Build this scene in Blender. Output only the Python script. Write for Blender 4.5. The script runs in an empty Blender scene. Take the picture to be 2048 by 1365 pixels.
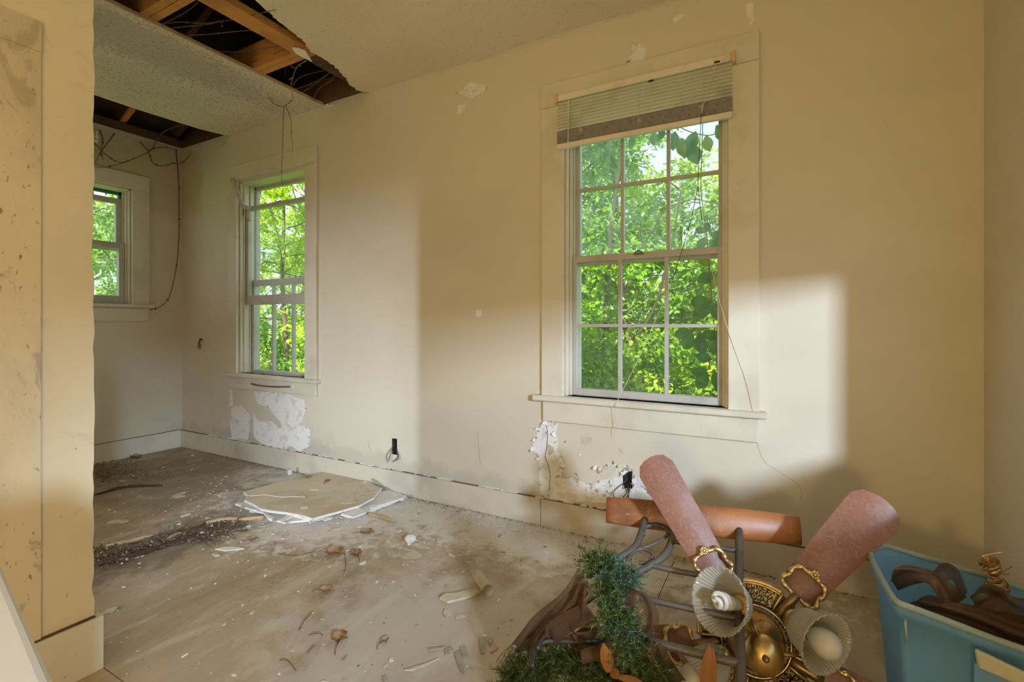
import bpy, math, random
from mathutils import Vector, Matrix, Euler
R = random.Random(7)
sc = bpy.context.scene
col = sc.collection
PI = math.pi

# ------------------------------------------------------------------ camera, sky, lights
F = 973.0; TH = math.radians(28.62); HZ = 648.0; CH = 1.10
CT, ST = math.cos(TH), math.sin(TH)
cd = bpy.data.cameras.new('camera'); cam = bpy.data.objects.new('camera', cd); col.objects.link(cam)
cam.location = (0, 0, CH); cam.rotation_euler = (PI/2, 0, TH)
cd.sensor_width = 36; cd.lens = 36*F/2048; cd.shift_y = (HZ-682.5)/2048; cd.clip_start = .02
sc.camera = cam
sc.view_settings.view_transform = 'Standard'; sc.view_settings.look = 'None'
sc.view_settings.gamma = 1; sc.view_settings.use_curve_mapping = False
sc.view_settings.exposure = 0.0
sc.cycles.max_bounces = 8; sc.cycles.diffuse_bounces = 5; sc.cycles.transparent_max_bounces = 16
sc.cycles.sample_clamp_indirect = 4; sc.cycles.caustics_reflective = False; sc.cycles.caustics_refractive = False
w = bpy.data.worlds.new('sky'); sc.world = w; w.use_nodes = True
bg = w.node_tree.nodes['Background']; bg.inputs[0].default_value = (.78, .90, 1, 1); bg.inputs[1].default_value = 1.5

def light(name, kind, loc, target, energy, color, size=None, size_y=None, angle=None):
    l = bpy.data.lights.new(name, kind); l.energy = energy; l.color = color
    if size and kind == 'AREA':
        l.shape = 'RECTANGLE'; l.size = size; l.size_y = size_y or size
    if size and kind in ('POINT', 'SPOT'): l.shadow_soft_size = size
    if angle: l.angle = angle
    o = bpy.data.objects.new(name, l); col.objects.link(o); o.location = loc
    o.rotation_euler = (Vector(target)-Vector(loc)).to_track_quat('-Z', 'Y').to_euler()
    return o
light('sun', 'SUN', (0, -10, 20), (-2.5, 0, 6), 12.0, (1, .95, .80), angle=.02)
light('side_window_sky', 'AREA', (2.40, -1.2, 1.62), (-.6, 2.2, .9), 235, (.66, .81, 1), .30, .30)      # daylight through the window in the right wall
light('rear_window_sky', 'AREA', (-2.15, -5.0, 1.35), (-2.6, 2.4, 1.1), 260, (.72, .84, 1), .30, .30)   # daylight through the window in the rear wall
light('warm_fill', 'POINT', (.15, -1.9, 1.10), (0, 0, 0), 70, (1, .75, .35), .16)  # added warm fill behind the camera, not a lamp of the room
light('back_room_warm_fill', 'POINT', (-3.3, -.9, 1.15), (0, 0, 0), 17, (1, .76, .38), .16)  # added unseen fill that warms the space behind the partition

# ------------------------------------------------------------------ pixel helpers: a place in the room from a photograph pixel and a known plane
def ray(px, py):
    a = (px-1024)/F
    return Vector((a*CT-ST, a*ST+CT, -(py-HZ)/F))
def Py(px, py, y): r = ray(px, py); return r*(y/r.y)+Vector((0, 0, CH))
def Px(px, py, x): r = ray(px, py); return r*(x/r.x)+Vector((0, 0, CH))
def Pz(px, py, z): r = ray(px, py); return r*((z-CH)/r.z)+Vector((0, 0, CH))

# ------------------------------------------------------------------ materials
def mat(name, base, rough=.7, layers=(), bump=None, metal=0.0, trans=None, spec=.5, island=None, spots=(), stretch=None):
    """layers: (scale, colour, lo, hi, detail[, distortion]) ; spots: (centre, radius, colour, noise scale, strength)"""
    m = bpy.data.materials.new(name); m.use_nodes = True
    nt = m.node_tree; N = nt.nodes; L = nt.links
    b = N['Principled BSDF']; out = N['Material Output']
    tc = N.new('ShaderNodeTexCoord'); co = tc.outputs['Object']
    if stretch:
        mp = N.new('ShaderNodeMapping'); mp.inputs['Scale'].default_value = stretch
        L.new(co, mp.inputs[0]); sco = mp.outputs[0]
    else: sco = co
    rgb = N.new('ShaderNodeRGB'); rgb.outputs[0].default_value = (*base, 1); cur = rgb.outputs[0]
    def mix(fac, c, cur):
        mx = N.new('ShaderNodeMix'); mx.data_type = 'RGBA'; L.new(fac, mx.inputs[0]); L.new(cur, mx.inputs[6])
        mx.inputs[7].default_value = (*c, 1); return mx.outputs[2]
    def noise(scale, lo, hi, detail=4, dist=0.0, c=None):
        n = N.new('ShaderNodeTexNoise'); n.inputs['Scale'].default_value = scale; n.inputs['Detail'].default_value = detail
        n.inputs['Distortion'].default_value = dist; n.inputs['Roughness'].default_value = .6
        L.new(c or sco, n.inputs['Vector'])
        r = N.new('ShaderNodeMapRange'); r.inputs[1].default_value = lo; r.inputs[2].default_value = hi
        r.interpolation_type = 'SMOOTHSTEP'; L.new(n.outputs[0], r.inputs[0]); return r.outputs[0], n.outputs[0]
    if island:
        g = N.new('ShaderNodeNewGeometry'); cur = mix(g.outputs['Random Per Island'], island, cur)
    for ly in layers:
        f, _ = noise(*ly[:1], ly[2], ly[3], ly[4] if len(ly) > 4 else 4, ly[5] if len(ly) > 5 else 0)
        cur = mix(f, ly[1], cur)
    for c0, rad, c, ns, st in spots:
        mp = N.new('ShaderNodeMapping'); mp.inputs['Location'].default_value = [-c0[i]/rad[i] for i in range(3)]
        mp.inputs['Scale'].default_value = [1/r_ for r_ in rad]; L.new(co, mp.inputs[0])
        ln = N.new('ShaderNodeVectorMath'); ln.operation = 'LENGTH'; L.new(mp.outputs[0], ln.inputs[0])
        _, nn = noise(ns, 0, 1, 6, .4, co)
        ad = N.new('ShaderNodeMath'); ad.operation = 'MULTIPLY_ADD'; L.new(nn, ad.inputs[0]); ad.inputs[1].default_value = -2.4; L.new(ln.outputs['Value'], ad.inputs[2])
        r = N.new('ShaderNodeMapRange'); r.inputs[1].default_value = -.05; r.inputs[2].default_value = -.55; r.inputs[3].default_value = 0; r.inputs[4].default_value = st
        L.new(ad.outputs[0], r.inputs[0]); cur = mix(r.outputs[0], c, cur)
    L.new(cur, b.inputs['Base Color'])
    b.inputs['Roughness'].default_value = rough; b.inputs['Metallic'].default_value = metal
    b.inputs['Specular IOR Level'].default_value = spec
    if bump:
        last = None
        for sc_, stg in bump:
            _, n = noise(sc_, 0, 1, 5)
            bp = N.new('ShaderNodeBump'); bp.inputs['Strength'].default_value = stg; bp.inputs['Distance'].default_value = .01
            L.new(n, bp.inputs['Height'])
            if last: L.new(last, bp.inputs['Normal'])
            last = bp.outputs[0]
        L.new(last, b.inputs['Normal'])
    if trans:   # share of light that passes through the thin surface
        t = N.new('ShaderNodeBsdfTranslucent'); L.new(cur, t.inputs[0])
        ms = N.new('ShaderNodeMixShader'); ms.inputs[0].default_value = trans
        L.new(b.outputs[0], ms.inputs[1]); L.new(t.outputs[0], ms.inputs[2]); L.new(ms.outputs[0], out.inputs[0])
    return m

CREAM = (.72, .67, .56)
m_wall = mat('cream_wall_paint', CREAM, .55, [(.9, (.66, .61, .50), .42, .72, 3), (26, (.60, .54, .42), .66, .84, 4)],
             [(220, .05), (9, .06)], stretch=(1, 1, 1.6), spots=[
    ((-3.5, 2.41, .05), (.9, .2, .30), (.50, .47, .40), 3.0, .5), ((-4.65, 2.3, 2.4), (.35, .6, .35), (.55, .48, .24), 4, .6),
    ((-3.0, 2.41, .16), (2.5, .2, .08), (.50, .47, .40), 5, .5)])
m_part = mat('yellowed_wall_paint', (.74, .65, .47), .6, [(1.5, (.66, .58, .41), .40, .72, 4), (60, (.40, .33, .22), .70, .78, 3), (7, (.60, .52, .37), .60, .75, 6, 1.0)], [(180, .06), (7, .08)])
m_partd = mat('mottled_casing_paint', (.72, .62, .44), .65, [(3, (.58, .50, .36), .45, .62, 5), (9, (.46, .39, .28), .56, .66, 7, 1.5), (70, (.30, .24, .16), .62, .70, 4)], [(120, .12), (10, .15)], stretch=(1, 1, .5))
m_trim = mat('cream_trim_paint', (.73, .69, .59), .45, [(3, (.64, .60, .49), .45, .7, 4), (40, (.38, .33, .25), .70, .76, 4)], [(60, .05)])
m_base = mat('dusty_baseboard_paint', (.68, .63, .53), .55, [(3, (.55, .51, .43), .42, .68, 5), (30, (.36, .31, .24), .66, .75, 5)], [(60, .06)])
m_sash = mat('weathered_sash_paint', (.52, .51, .48), .5, [(6, (.44, .42, .37), .45, .7, 5), (50, (.26, .23, .19), .66, .74, 4)], [(80, .08)])
m_green = mat('dark_green_frame_paint', (.02, .16, .13), .4)
m_ceil = mat('stippled_ceiling_paint', (.82, .75, .59), .8, [(1.1, (.75, .68, .53), .4, .7, 3), (70, (.50, .44, .32), .62, .75, 2)], [(140, .25)])
m_mildew = mat('mildewed_ceiling_board', (.80, .72, .62), .8, [(1.6, (.69, .64, .57), .4, .65, 4), (85, (.15, .14, .11), .60, .67, 3)], [(140, .2)],
               spots=[((-3.1, 1.3, 2.65), (.25, 1.0, .4), (.28, .26, .21), 60, .5)])
m_gyp = mat('broken_gypsum', (.84, .83, .81), .9, [(30, (.66, .64, .60), .5, .75, 5)], [(90, .3)])
m_plaster = mat('bare_white_plaster', (.86, .86, .86), .85, [(14, (.72, .70, .65), .52, .62, 6), (5, (.62, .73, .78), .60, .72, 3), (60, (.55, .52, .46), .66, .75, 5)], [(50, .4)])
m_floor = mat('dusty_painted_floor', (.48, .385, .27), .6, [(2.2, (.37, .28, .185), .40, .68, 6), (6, (.57, .50, .39), .48, .72, 7, .5), (45, (.27, .20, .13), .66, .74, 5), (17, (.66, .64, .60), .665, .76, 8)],
              [(40, .12), (8, .08)], stretch=(1.5, .55, 1), spots=[
    ((-2.4, 1.95, 0), (.75, .45, 1), (.78, .77, .76), 16, .8), ((-1.2, 2.25, 0), (1.3, .28, 1), (.77, .76, .73), 14, .75),
    ((-3.1, 2.25, 0), (.5, .2, 1), (.75, .74, .72), 18, .7), ((-1.0, 1.35, 0), (.7, .5, 1), (.64, .62, .58), 9, .5),
    ((-3.9, 1.9, 0), (.9, .6, 1), (.17, .14, .11), 6, .5), ((-2.7, 1.35, 0), (.25, .8, 1), (.14, .11, .08), 10, .6)])
m_white = mat('white_gloss_paint', (.80, .79, .75), .35)
m_orange = mat('lit_old_timber', (.62, .29, .085), .75, [(4, (.42, .19, .055), .45, .7, 5)], [(60, .15)], stretch=(1, 1, 1))  # orange includes the room light falling on the timber undersides
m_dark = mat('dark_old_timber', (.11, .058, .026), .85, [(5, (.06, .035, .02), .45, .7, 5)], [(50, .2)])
m_vine = mat('dry_vine_bark', (.17, .105, .055), .9, [(40, (.09, .06, .035), .5, .7, 3)])
m_vineg = mat('yellow_green_shoot', (.45, .42, .08), .7)
m_blind = mat('blind_vinyl', (.82, .77, .66), .4, [(8, (.68, .63, .52), .5, .7, 4)], trans=.02)
m_blindg = mat('dusty_grey_vinyl', (.42, .40, .37), .5, [(60, (.30, .28, .25), .5, .65, 4)])
m_bracket = mat('yellowed_plastic', (.72, .50, .24), .5)
m_cord = mat('white_cord', (.70, .66, .55), .8)
m_cordd = mat('dark_wire', (.025, .025, .025), .6)
m_leafd = mat('dry_leaf', (.46, .30, .18), .8, [(30, (.28, .14, .06), .45, .65, 3)], trans=.15)
m_paper = mat('peeled_paint_chip', (.63, .57, .44), .7, [(20, (.50, .44, .33), .5, .7, 3)])
m_chipw = mat('white_plaster_crumb', (.80, .79, .76), .9, [(50, (.6, .58, .54), .55, .7, 3)])
m_grey = mat('grey_chip', (.40, .38, .31), .8, [(20, (.32, .30, .25), .5, .7, 3)])
m_wood = mat('pale_split_wood', (.55, .40, .24), .8, [(10, (.38, .25, .14), .5, .7, 4)])
m_dirt = mat('dark_dry_litter', (.09, .055, .035), .95, island=(.24, .17, .11))
m_dirtw = mat('pale_litter', (.75, .72, .66), .95, island=(.45, .38, .28))
m_metalbox = mat('grey_steel', (.10, .11, .12), .5, metal=.6)
m_black = mat('black_void', (.012, .011, .010), .9)
def wood_blade():
    return mat('rosewood_blade', (.25, .11, .078), .42, [(4, (.18, .078, .058), .4, .7, 5), (110, (.29, .165, .135), .46, .74, 4), (6, (.32, .20, .17), .45, .75, 4), (140, (.14, .07, .055), .60, .72, 3)], [(70, .04)])
m_blade = wood_blade()
m_brass = mat('antique_brass', (.60, .42, .17), .33, [(12, (.38, .25, .10), .5, .72, 4)], metal=1)
m_brassd = mat('dull_bronze', (.30, .20, .10), .42, [(20, (.45, .32, .16), .5, .7, 4)], metal=.9)
m_gold = mat('cast_gold', (.72, .55, .27), .38, [(30, (.50, .36, .16), .5, .7, 4)], metal=.9)
m_band = mat('black_band', (.03, .025, .03), .35)
m_cfl = mat('white_lamp_glass', (.85, .85, .84), .25, trans=.2)
m_bulb = mat('frosted_bulb', (.72, .71, .67), .3, trans=.25)
m_iron = mat('grey_brown_iron', (.135, .118, .105), .5, [(20, (.09, .075, .065), .5, .7, 3)], metal=.3)
m_crest = mat('orange_stained_crest', (.40, .155, .055), .36, [(5, (.20, .08, .04), .42, .66, 4), (60, (.40, .30, .22), .58, .75, 4)], [(40, .05)])
m_needle = mat('artificial_needles', (.024, .048, .007), .5, island=(.12, .16, .035), trans=.1)
m_needleb = mat('blue_green_needles', (.015, .055, .03), .5, island=(.11, .19, .12), trans=.1)
m_husk = mat('orange_husk', (.34, .15, .035), .6, [(12, (.35, .13, .03), .5, .7, 4)], trans=.25, stretch=(6, 6, 1))
m_raffia = mat('gold_wire', (.42, .26, .11), .35, metal=.8)
m_red = mat('red_ball_gloss', (.40, .06, .05), .2)
m_glit = mat('gold_glitter', (.75, .65, .35), .3, metal=.7)
m_rim = mat('rim_plastic', (.45, .58, .58), .35, trans=.3)
m_handle = mat('grey_handle_plastic', (.52, .52, .43), .4)
m_bark = mat('tree_bark', (.17, .12, .08), .9, [(6, (.10, .07, .05), .4, .7, 5), (20, (.24, .21, .15), .6, .75, 4)], [(30, .5)], stretch=(1, 1, .3))
m_barkp = mat('pale_tree_bark', (.46, .38, .27), .9, [(8, (.28, .22, .15), .5, .7, 5)], [(30, .4)])
m_leafA = mat('bright_tree_leaf', (.16, .40, .012), .5, island=(.36, .60, .03), trans=.5)
m_leafB = mat('mid_green_leaf', (.11, .29, .012), .5, island=(.29, .47, .022), trans=.45)
m_leafC = mat('blue_green_leaf', (.10, .27, .03), .45, island=(.27, .44, .07), trans=.45)
m_leafY = mat('yellow_green_leaf', (.30, .52, .012), .5, island=(.55, .68, .03), trans=.5)
m_creeper = mat('creeper_leaf', (.05, .17, .02), .5, [(25, (.09, .25, .03), .5, .7, 3)], trans=.45)
m_creepy = mat('yellowing_creeper_leaf', (.25, .30, .03), .5, [(25, (.12, .22, .03), .5, .7, 3)], trans=.5)
m_grass = mat('lawn_grass', (.14, .30, .03), .8, [(.7, (.24, .36, .05), .4, .7, 4), (8, (.09, .2, .02), .5, .7, 4)])
m_soil = mat('orange_soil', (.55, .36, .16), .9, [(6, (.42, .25, .10), .5, .7, 4)])
m_siding = mat('outside_siding', (.55, .53, .48), .7)
m_roof = mat('dark_roof_board', (.085, .045, .022), .9, [(3, (.05, .028, .016), .4, .7, 5)], [(30, .25)])
m_shingle = mat('roof_shingle', (.10, .10, .10), .9)
m_rag = mat('dirty_white_cloth', (.66, .60, .50), .85, [(20, (.50, .42, .32), .5, .7, 4)], trans=.2)

def glass_mat(name, tint=(1, 1, 1), dust_glare=.05, gloss=.015):
    m = bpy.data.materials.new(name); m.use_nodes = True; nt = m.node_tree; N = nt.nodes; L = nt.links
    N.remove(N['Principled BSDF']); out = N['Material Output']
    t = N.new('ShaderNodeBsdfTransparent'); t.inputs[0].default_value = (*tint, 1)
    g = N.new('ShaderNodeBsdfGlossy'); g.inputs['Roughness'].default_value = .05
    d = N.new('ShaderNodeBsdfTranslucent'); d.inputs[0].default_value = (.85, .9, .88, 1)
    a = N.new('ShaderNodeMixShader'); a.inputs[0].default_value = gloss; L.new(t.outputs[0], a.inputs[1]); L.new(g.outputs[0], a.inputs[2])
    n = N.new('ShaderNodeTexNoise'); n.inputs['Scale'].default_value = 5; n.inputs['Detail'].default_value = 6
    r = N.new('ShaderNodeMapRange'); r.inputs[1].default_value = .4; r.inputs[2].default_value = .75; r.inputs[3].default_value = dust_glare*.5; r.inputs[4].default_value = dust_glare*2.2
    L.new(n.outputs[0], r.inputs[0])
    c = N.new('ShaderNodeMixShader'); L.new(r.outputs[0], c.inputs[0]); L.new(a.outputs[0], c.inputs[1]); L.new(d.outputs[0], c.inputs[2])
    L.new(c.outputs[0], out.inputs[0]); return m
m_glass = glass_mat('dusty_window_glass')
m_glassd = glass_mat('glare_window_glass', (.97, 1, .98), .13)  # stronger veil in the glass imitates pale glare on the upper panes
def shade_mat():
    m = bpy.data.materials.new('ribbed_shade_glass'); m.use_nodes = True; nt = m.node_tree; N = nt.nodes; L = nt.links
    b = N['Principled BSDF']; out = N['Material Output']
    b.inputs['Base Color'].default_value = (.62, .60, .53, 1); b.inputs['Roughness'].default_value = .22
    tl = N.new('ShaderNodeBsdfTranslucent'); tl.inputs[0].default_value = (.68, .66, .58, 1)
    tr = N.new('ShaderNodeBsdfTransparent')
    a = N.new('ShaderNodeMixShader'); a.inputs[0].default_value = .45; L.new(b.outputs[0], a.inputs[1]); L.new(tl.outputs[0], a.inputs[2])
    c = N.new('ShaderNodeMixShader'); c.inputs[0].default_value = .22; L.new(a.outputs[0], c.inputs[1]); L.new(tr.outputs[0], c.inputs[2])
    L.new(c.outputs[0], out.inputs[0]); return m
m_shade = shade_mat()
def tub_mat():
    m = bpy.data.materials.new('blue_translucent_plastic'); m.use_nodes = True; nt = m.node_tree; N = nt.nodes; L = nt.links
    b = N['Principled BSDF']; out = N['Material Output']
    b.inputs['Base Color'].default_value = (.33, .60, .95, 1); b.inputs['Roughness'].default_value = .3
    tl = N.new('ShaderNodeBsdfTranslucent'); tl.inputs[0].default_value = (.45, .78, .98, 1)
    tr = N.new('ShaderNodeBsdfTransparent'); tr.inputs[0].default_value = (.62, .86, .96, 1)
    a = N.new('ShaderNodeMixShader'); a.inputs[0].default_value = .45; L.new(b.outputs[0], a.inputs[1]); L.new(tl.outputs[0], a.inputs[2])
    c = N.new('ShaderNodeMixShader'); c.inputs[0].default_value = .30; L.new(a.outputs[0], c.inputs[1]); L.new(tr.outputs[0], c.inputs[2])
    L.new(c.outputs[0], out.inputs[0]); return m
m_tub = tub_mat()
def weave_mat(name, c1, c2, su=900, sv=500, open_=.45):
    """woven mesh cloth: threads along U and V with open gaps between them"""
    m = bpy.data.materials.new(name); m.use_nodes = True; nt = m.node_tree; N = nt.nodes; L = nt.links
    b = N['Principled BSDF']; out = N['Material Output']; b.inputs['Roughness'].default_value = .45; b.inputs['Metallic'].default_value = .15
    uv = N.new('ShaderNodeUVMap'); sp = N.new('ShaderNodeSeparateXYZ'); L.new(uv.outputs[0], sp.inputs[0])
    def thread(o, s, wd):
        mu = N.new('ShaderNodeMath'); mu.operation = 'MULTIPLY'; L.new(o, mu.inputs[0]); mu.inputs[1].default_value = s
        fr = N.new('ShaderNodeMath'); fr.operation = 'FRACT'; L.new(mu.outputs[0], fr.inputs[0])
        lt = N.new('ShaderNodeMath'); lt.operation = 'LESS_THAN'; L.new(fr.outputs[0], lt.inputs[0]); lt.inputs[1].default_value = wd
        return lt.outputs[0]
    a, c = thread(sp.outputs[0], su, 1-open_), thread(sp.outputs[1], sv, (1-open_)*.55)
    mx = N.new('ShaderNodeMath'); mx.operation = 'MAXIMUM'; L.new(a, mx.inputs[0]); L.new(c, mx.inputs[1])
    n = N.new('ShaderNodeTexNoise'); n.inputs['Scale'].default_value = 260
    rr = N.new('ShaderNodeMapRange'); rr.inputs[1].default_value = .5; rr.inputs[2].default_value = .72; L.new(n.outputs[0], rr.inputs[0])
    cm = N.new('ShaderNodeMix'); cm.data_type = 'RGBA'; cm.inputs[6].default_value = (*c1, 1); cm.inputs[7].default_value = (*c2, 1)
    L.new(rr.outputs[0], cm.inputs[0]); L.new(cm.outputs[2], b.inputs['Base Color'])
    tr = N.new('ShaderNodeBsdfTransparent'); ms = N.new('ShaderNodeMixShader')
    L.new(mx.outputs[0], ms.inputs[0]); L.new(tr.outputs[0], ms.inputs[1]); L.new(b.outputs[0], ms.inputs[2]); L.new(ms.outputs[0], out.inputs[0])
    return m
m_mesh = weave_mat('brown_mesh_weave', (.055, .027, .015), (.30, .16, .08), 420, 260, .30)
m_mesh2 = weave_mat('dense_brown_mesh', (.062, .032, .017), (.28, .15, .07), 420, 260, .12)

# ------------------------------------------------------------------ mesh builder
WL = {}
class MB:
    def __init__(s): s.v = []; s.f = []; s.uv = None
    def add(s, vs, fs):
        b = len(s.v); s.v += [tuple(p) for p in vs]; s.f += [tuple(b+i for i in f) for f in fs]
    def box(s, lo, hi, M=None, j=0):
        x0, y0, z0 = lo; x1, y1, z1 = hi
        vs = [(x0, y0, z0), (x1, y0, z0), (x1, y1, z0), (x0, y1, z0), (x0, y0, z1), (x1, y0, z1), (x1, y1, z1), (x0, y1, z1)]
        if j: vs = [tuple(c+R.uniform(-j, j) for c in p) for p in vs]
        if M: vs = [M @ Vector(p) for p in vs]
        s.add(vs, [(0, 3, 2, 1), (4, 5, 6, 7), (0, 1, 5, 4), (1, 2, 6, 5), (2, 3, 7, 6), (3, 0, 4, 7)])
        return s
    def tube(s, pts, r, n=8, closed=False):
        pts = [Vector(p) for p in pts]; k = len(pts)
        rs = r if isinstance(r, (list, tuple)) else [r]*k
        up = None; vs = []
        for i, p in enumerate(pts):
            a = pts[(i-1) % k] if (i or closed) else p; b = pts[(i+1) % k] if (i < k-1 or closed) else p
            t = (b-a)
            t = t.normalized() if t.length > 1e-9 else Vector((0, 0, 1))
            if up is None: up = t.orthogonal().normalized()
            up = (up-t*up.dot(t)); up = up.normalized() if up.length > 1e-6 else t.orthogonal().normalized()
            q = t.cross(up)
            vs += [p+rs[i]*(math.cos(2*PI*j/n)*up+math.sin(2*PI*j/n)*q) for j in range(n)]
        fs = []
        for i in range(k if closed else k-1):
            i2 = (i+1) % k
            fs += [(i*n+j, i*n+(j+1) % n, i2*n+(j+1) % n, i2*n+j) for j in range(n)]
        if not closed: fs += [tuple(range(n-1, -1, -1)), tuple(range((k-1)*n, k*n))]
        s.add(vs, fs); return s
    def lathe(s, prof, n=24, M=None, cap=True):
        vs = []; k = len(prof)
        for r, z in prof: vs += [(r*math.cos(2*PI*j/n), r*math.sin(2*PI*j/n), z) for j in range(n)]
        if M: vs = [M @ Vector(p) for p in vs]
        fs = [(i*n+j, i*n+(j+1) % n, (i+1)*n+(j+1) % n, (i+1)*n+j) for i in range(k-1) for j in range(n)]
        if cap: fs += [tuple(range(n-1, -1, -1)), tuple(range((k-1)*n, k*n))]
        s.add(vs, fs); return s
    def ball(s, c, r, n=12, M=None, sc_=(1, 1, 1)):
        m = max(4, n//2)
        prof = [(max(1e-4, r*math.sin(PI*i/m)), -r*math.cos(PI*i/m)) for i in range(m+1)]
        T = Matrix.Translation(c) @ Matrix.Diagonal((*sc_, 1))
        return s.lathe(prof, n, (M @ T) if M else T, cap=False)
    def prism(s, poly, d, M=None):
        """poly: 3-D points of a flat outline, d: vector of thickness"""
        k = len(poly); d = Vector(d); P = [Vector(p) for p in poly]; vs = P+[p+d for p in P]
        if M: vs = [M @ p for p in vs]
        s.add(vs, [tuple(range(k-1, -1, -1)), tuple(range(k, 2*k))]+[(i, (i+1) % k, k+(i+1) % k, k+i) for i in range(k)])
        return s
    def sheet(s, rows):
        """grid of points, with UV along both ways in metres"""
        n = len(rows); m = len(rows[0]); b = len(s.v)
        s.v += [tuple(p) for r_ in rows for p in r_]
        if s.uv is None: s.uv = {}
        U = [[0]*m for _ in rows]; V = [[0]*m for _ in rows]
        for i in range(n):
            for j in range(m):
                if j: U[i][j] = U[i][j-1]+(Vector(rows[i][j])-Vector(rows[i][j-1])).length
                if i: V[i][j] = V[i-1][j]+(Vector(rows[i][j])-Vector(rows[i-1][j])).length
                s.uv[b+i*m+j] = (U[i][j], V[i][j])
        s.f += [(b+i*m+j, b+i*m+j+1, b+(i+1)*m+j+1, b+(i+1)*m+j) for i in range(n-1) for j in range(m-1)]
        return s
    def build(s, name, m, parent=None, smooth=False, kind=None, label=None, cat=None, group=None, loc=None):
        off = WL.get(parent.name, Vector()) if parent else Vector()
        if loc is not None: off = Vector(loc)
        me = bpy.data.meshes.new(name)
        me.from_pydata([(p[0]-off[0], p[1]-off[1], p[2]-off[2]) for p in s.v], [], s.f)
        if s.uv:
            ul = me.uv_layers.new(name='UVMap')
            for lp in me.loops: ul.data[lp.index].uv = s.uv.get(lp.vertex_index, (0, 0))
        for mm in (m if isinstance(m, (list, tuple)) else [m]): me.materials.append(mm)
        if smooth: me.shade_smooth()
        o = bpy.data.objects.new(name, me); col.objects.link(o)
        if parent: o.parent = parent; WL[o.name] = off
        elif loc is not None: o.location = loc; WL[o.name] = off
        else: WL[o.name] = Vector()
        tag(o, label, cat, group, kind); return o
def tag(o, label=None, cat=None, group=None, kind=None):
    if label: o['label'] = label
    if cat: o['category'] = cat
    if group: o['group'] = group
    if kind: o['kind'] = kind
    return o
def empty(name, loc, label, cat=None, group=None, kind=None):
    o = bpy.data.objects.new(name, None); col.objects.link(o); o.location = loc; o.empty_display_size = .1
    WL[o.name] = Vector(loc); return tag(o, label, cat, group, kind)
def spline(pts, n=6):
    P = [Vector(p) for p in pts]
    if len(P) < 3: return P
    P = [P[0]*2-P[1]]+P+[P[-1]*2-P[-2]]; out = []
    for i in range(1, len(P)-2):
        a, b, c, d = P[i-1:i+3]
        for k in range(n):
            t = k/n
            out.append(.5*((2*b)+(c-a)*t+(2*a-5*b+4*c-d)*t*t+(3*b-a-3*c+d)*t**3))
    return out+[P[-2]]
def ragged(poly, amp, it=2, plane='xz', rng=R):
    P = [Vector(p) for p in poly]
    for _ in range(it):
        Q = []
        for i, p in enumerate(P):
            q = P[(i+1) % len(P)]; k = amp*min(1, (q-p).length*8)
            a, b = rng.uniform(-k, k), rng.uniform(-k, k)
            Q += [p, (p+q)/2+(Vector((a, 0, b)) if plane == 'xz' else Vector((a, b, 0)))]
        P = Q; amp *= .55
    return P

# ------------------------------------------------------------------ the room shell
Y0, XL, XR, H, YR = 2.415, -4.694, .67, 2.655, -3.2      # window wall, left wall, right wall, ceiling height, rear wall
XP = -1.91                                                # face of the partition
W1 = (-.996, -.196, .715, 2.262); W2 = (-3.85, -3.03, .70, 2.252); W3 = (1.20, 2.023, 1.262, 2.213)
def wall_cells(m, us, vs, holes, th, to3):
    """wall surface on a (u, v) plane with rectangular holes; to3(u, v, depth)"""
    us = sorted(set(us+[h[0] for h in holes]+[h[1] for h in holes])); vs = sorted(set(vs+[h[2] for h in holes]+[h[3] for h in holes]))
    def hole(i, j):
        if i < 0 or j < 0 or i >= len(us)-1 or j >= len(vs)-1: return True
        u = (us[i]+us[i+1])/2; v = (vs[j]+vs[j+1])/2
        return any(a < u < b and c < v < d for a, b, c, d in holes)
    for i in range(len(us)-1):
        for j in range(len(vs)-1):
            if hole(i, j): continue
            a, b, c, d = us[i], us[i+1], vs[j], vs[j+1]
            q = lambda *p: m.add([to3(*x) for x in p], [(0, 1, 2, 3)])
            q((a, c, 0), (b, c, 0), (b, d, 0), (a, d, 0)); q((a, c, th), (a, d, th), (b, d, th), (b, c, th))
            if hole(i-1, j): q((a, c, 0), (a, d, 0), (a, d, th), (a, c, th))
            if hole(i+1, j): q((b, c, 0), (b, c, th), (b, d, th), (b, d, 0))
            if hole(i, j-1): q((a, c, 0), (a, c, th), (b, c, th), (b, c, 0))
            if hole(i, j+1): q((a, d, 0), (b, d, 0), (b, d, th), (a, d, th))
def Pw(px, py): return Py(px, py, Y0)
o1, o2 = Pw(789, 893), Pw(1254, 963)
OUT = [(o1.x-.022, o1.x+.022, o1.z-.055, o1.z+.05), (o2.x-.028, o2.x+.028, o2.z-.055, o2.z+.055)]
m = MB(); wall_cells(m, [XL-.14, XR+.14], [-.3, H+.02], [W1, W2]+OUT, .14, lambda u, v, d: (u, Y0+d, v))
wall_back = m.build('wall_back', m_wall, kind='structure', label='cream plaster window wall with peeling patches under two windows')
m = MB(); wall_cells(m, [YR, Y0], [-.3, H+.02], [W3], .14, lambda u, v, d: (XL-d, u, v))
wall_left = m.build('wall_left', m_wall, kind='structure', label='far cream wall with the small window behind the partition')
m = MB(); wall_cells(m, [YR, Y0], [-.3, H+.02], [(-.55, 1.70, .755, 1.365)], .14, lambda u, v, d: (XR+d, u, v))
wall_right = m.build('wall_right', m_wall, kind='structure', label='narrow strip of cream wall behind the blue tub')
m = MB(); wall_cells(m, [XL, XR], [-.3, H+.02], [(-2.45, -2.06, .6, 1.42)], .14, lambda u, v, d: (u, YR-d, v))
m.build('wall_rear', m_wall, kind='structure', label='plain cream wall behind the viewer')
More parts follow.
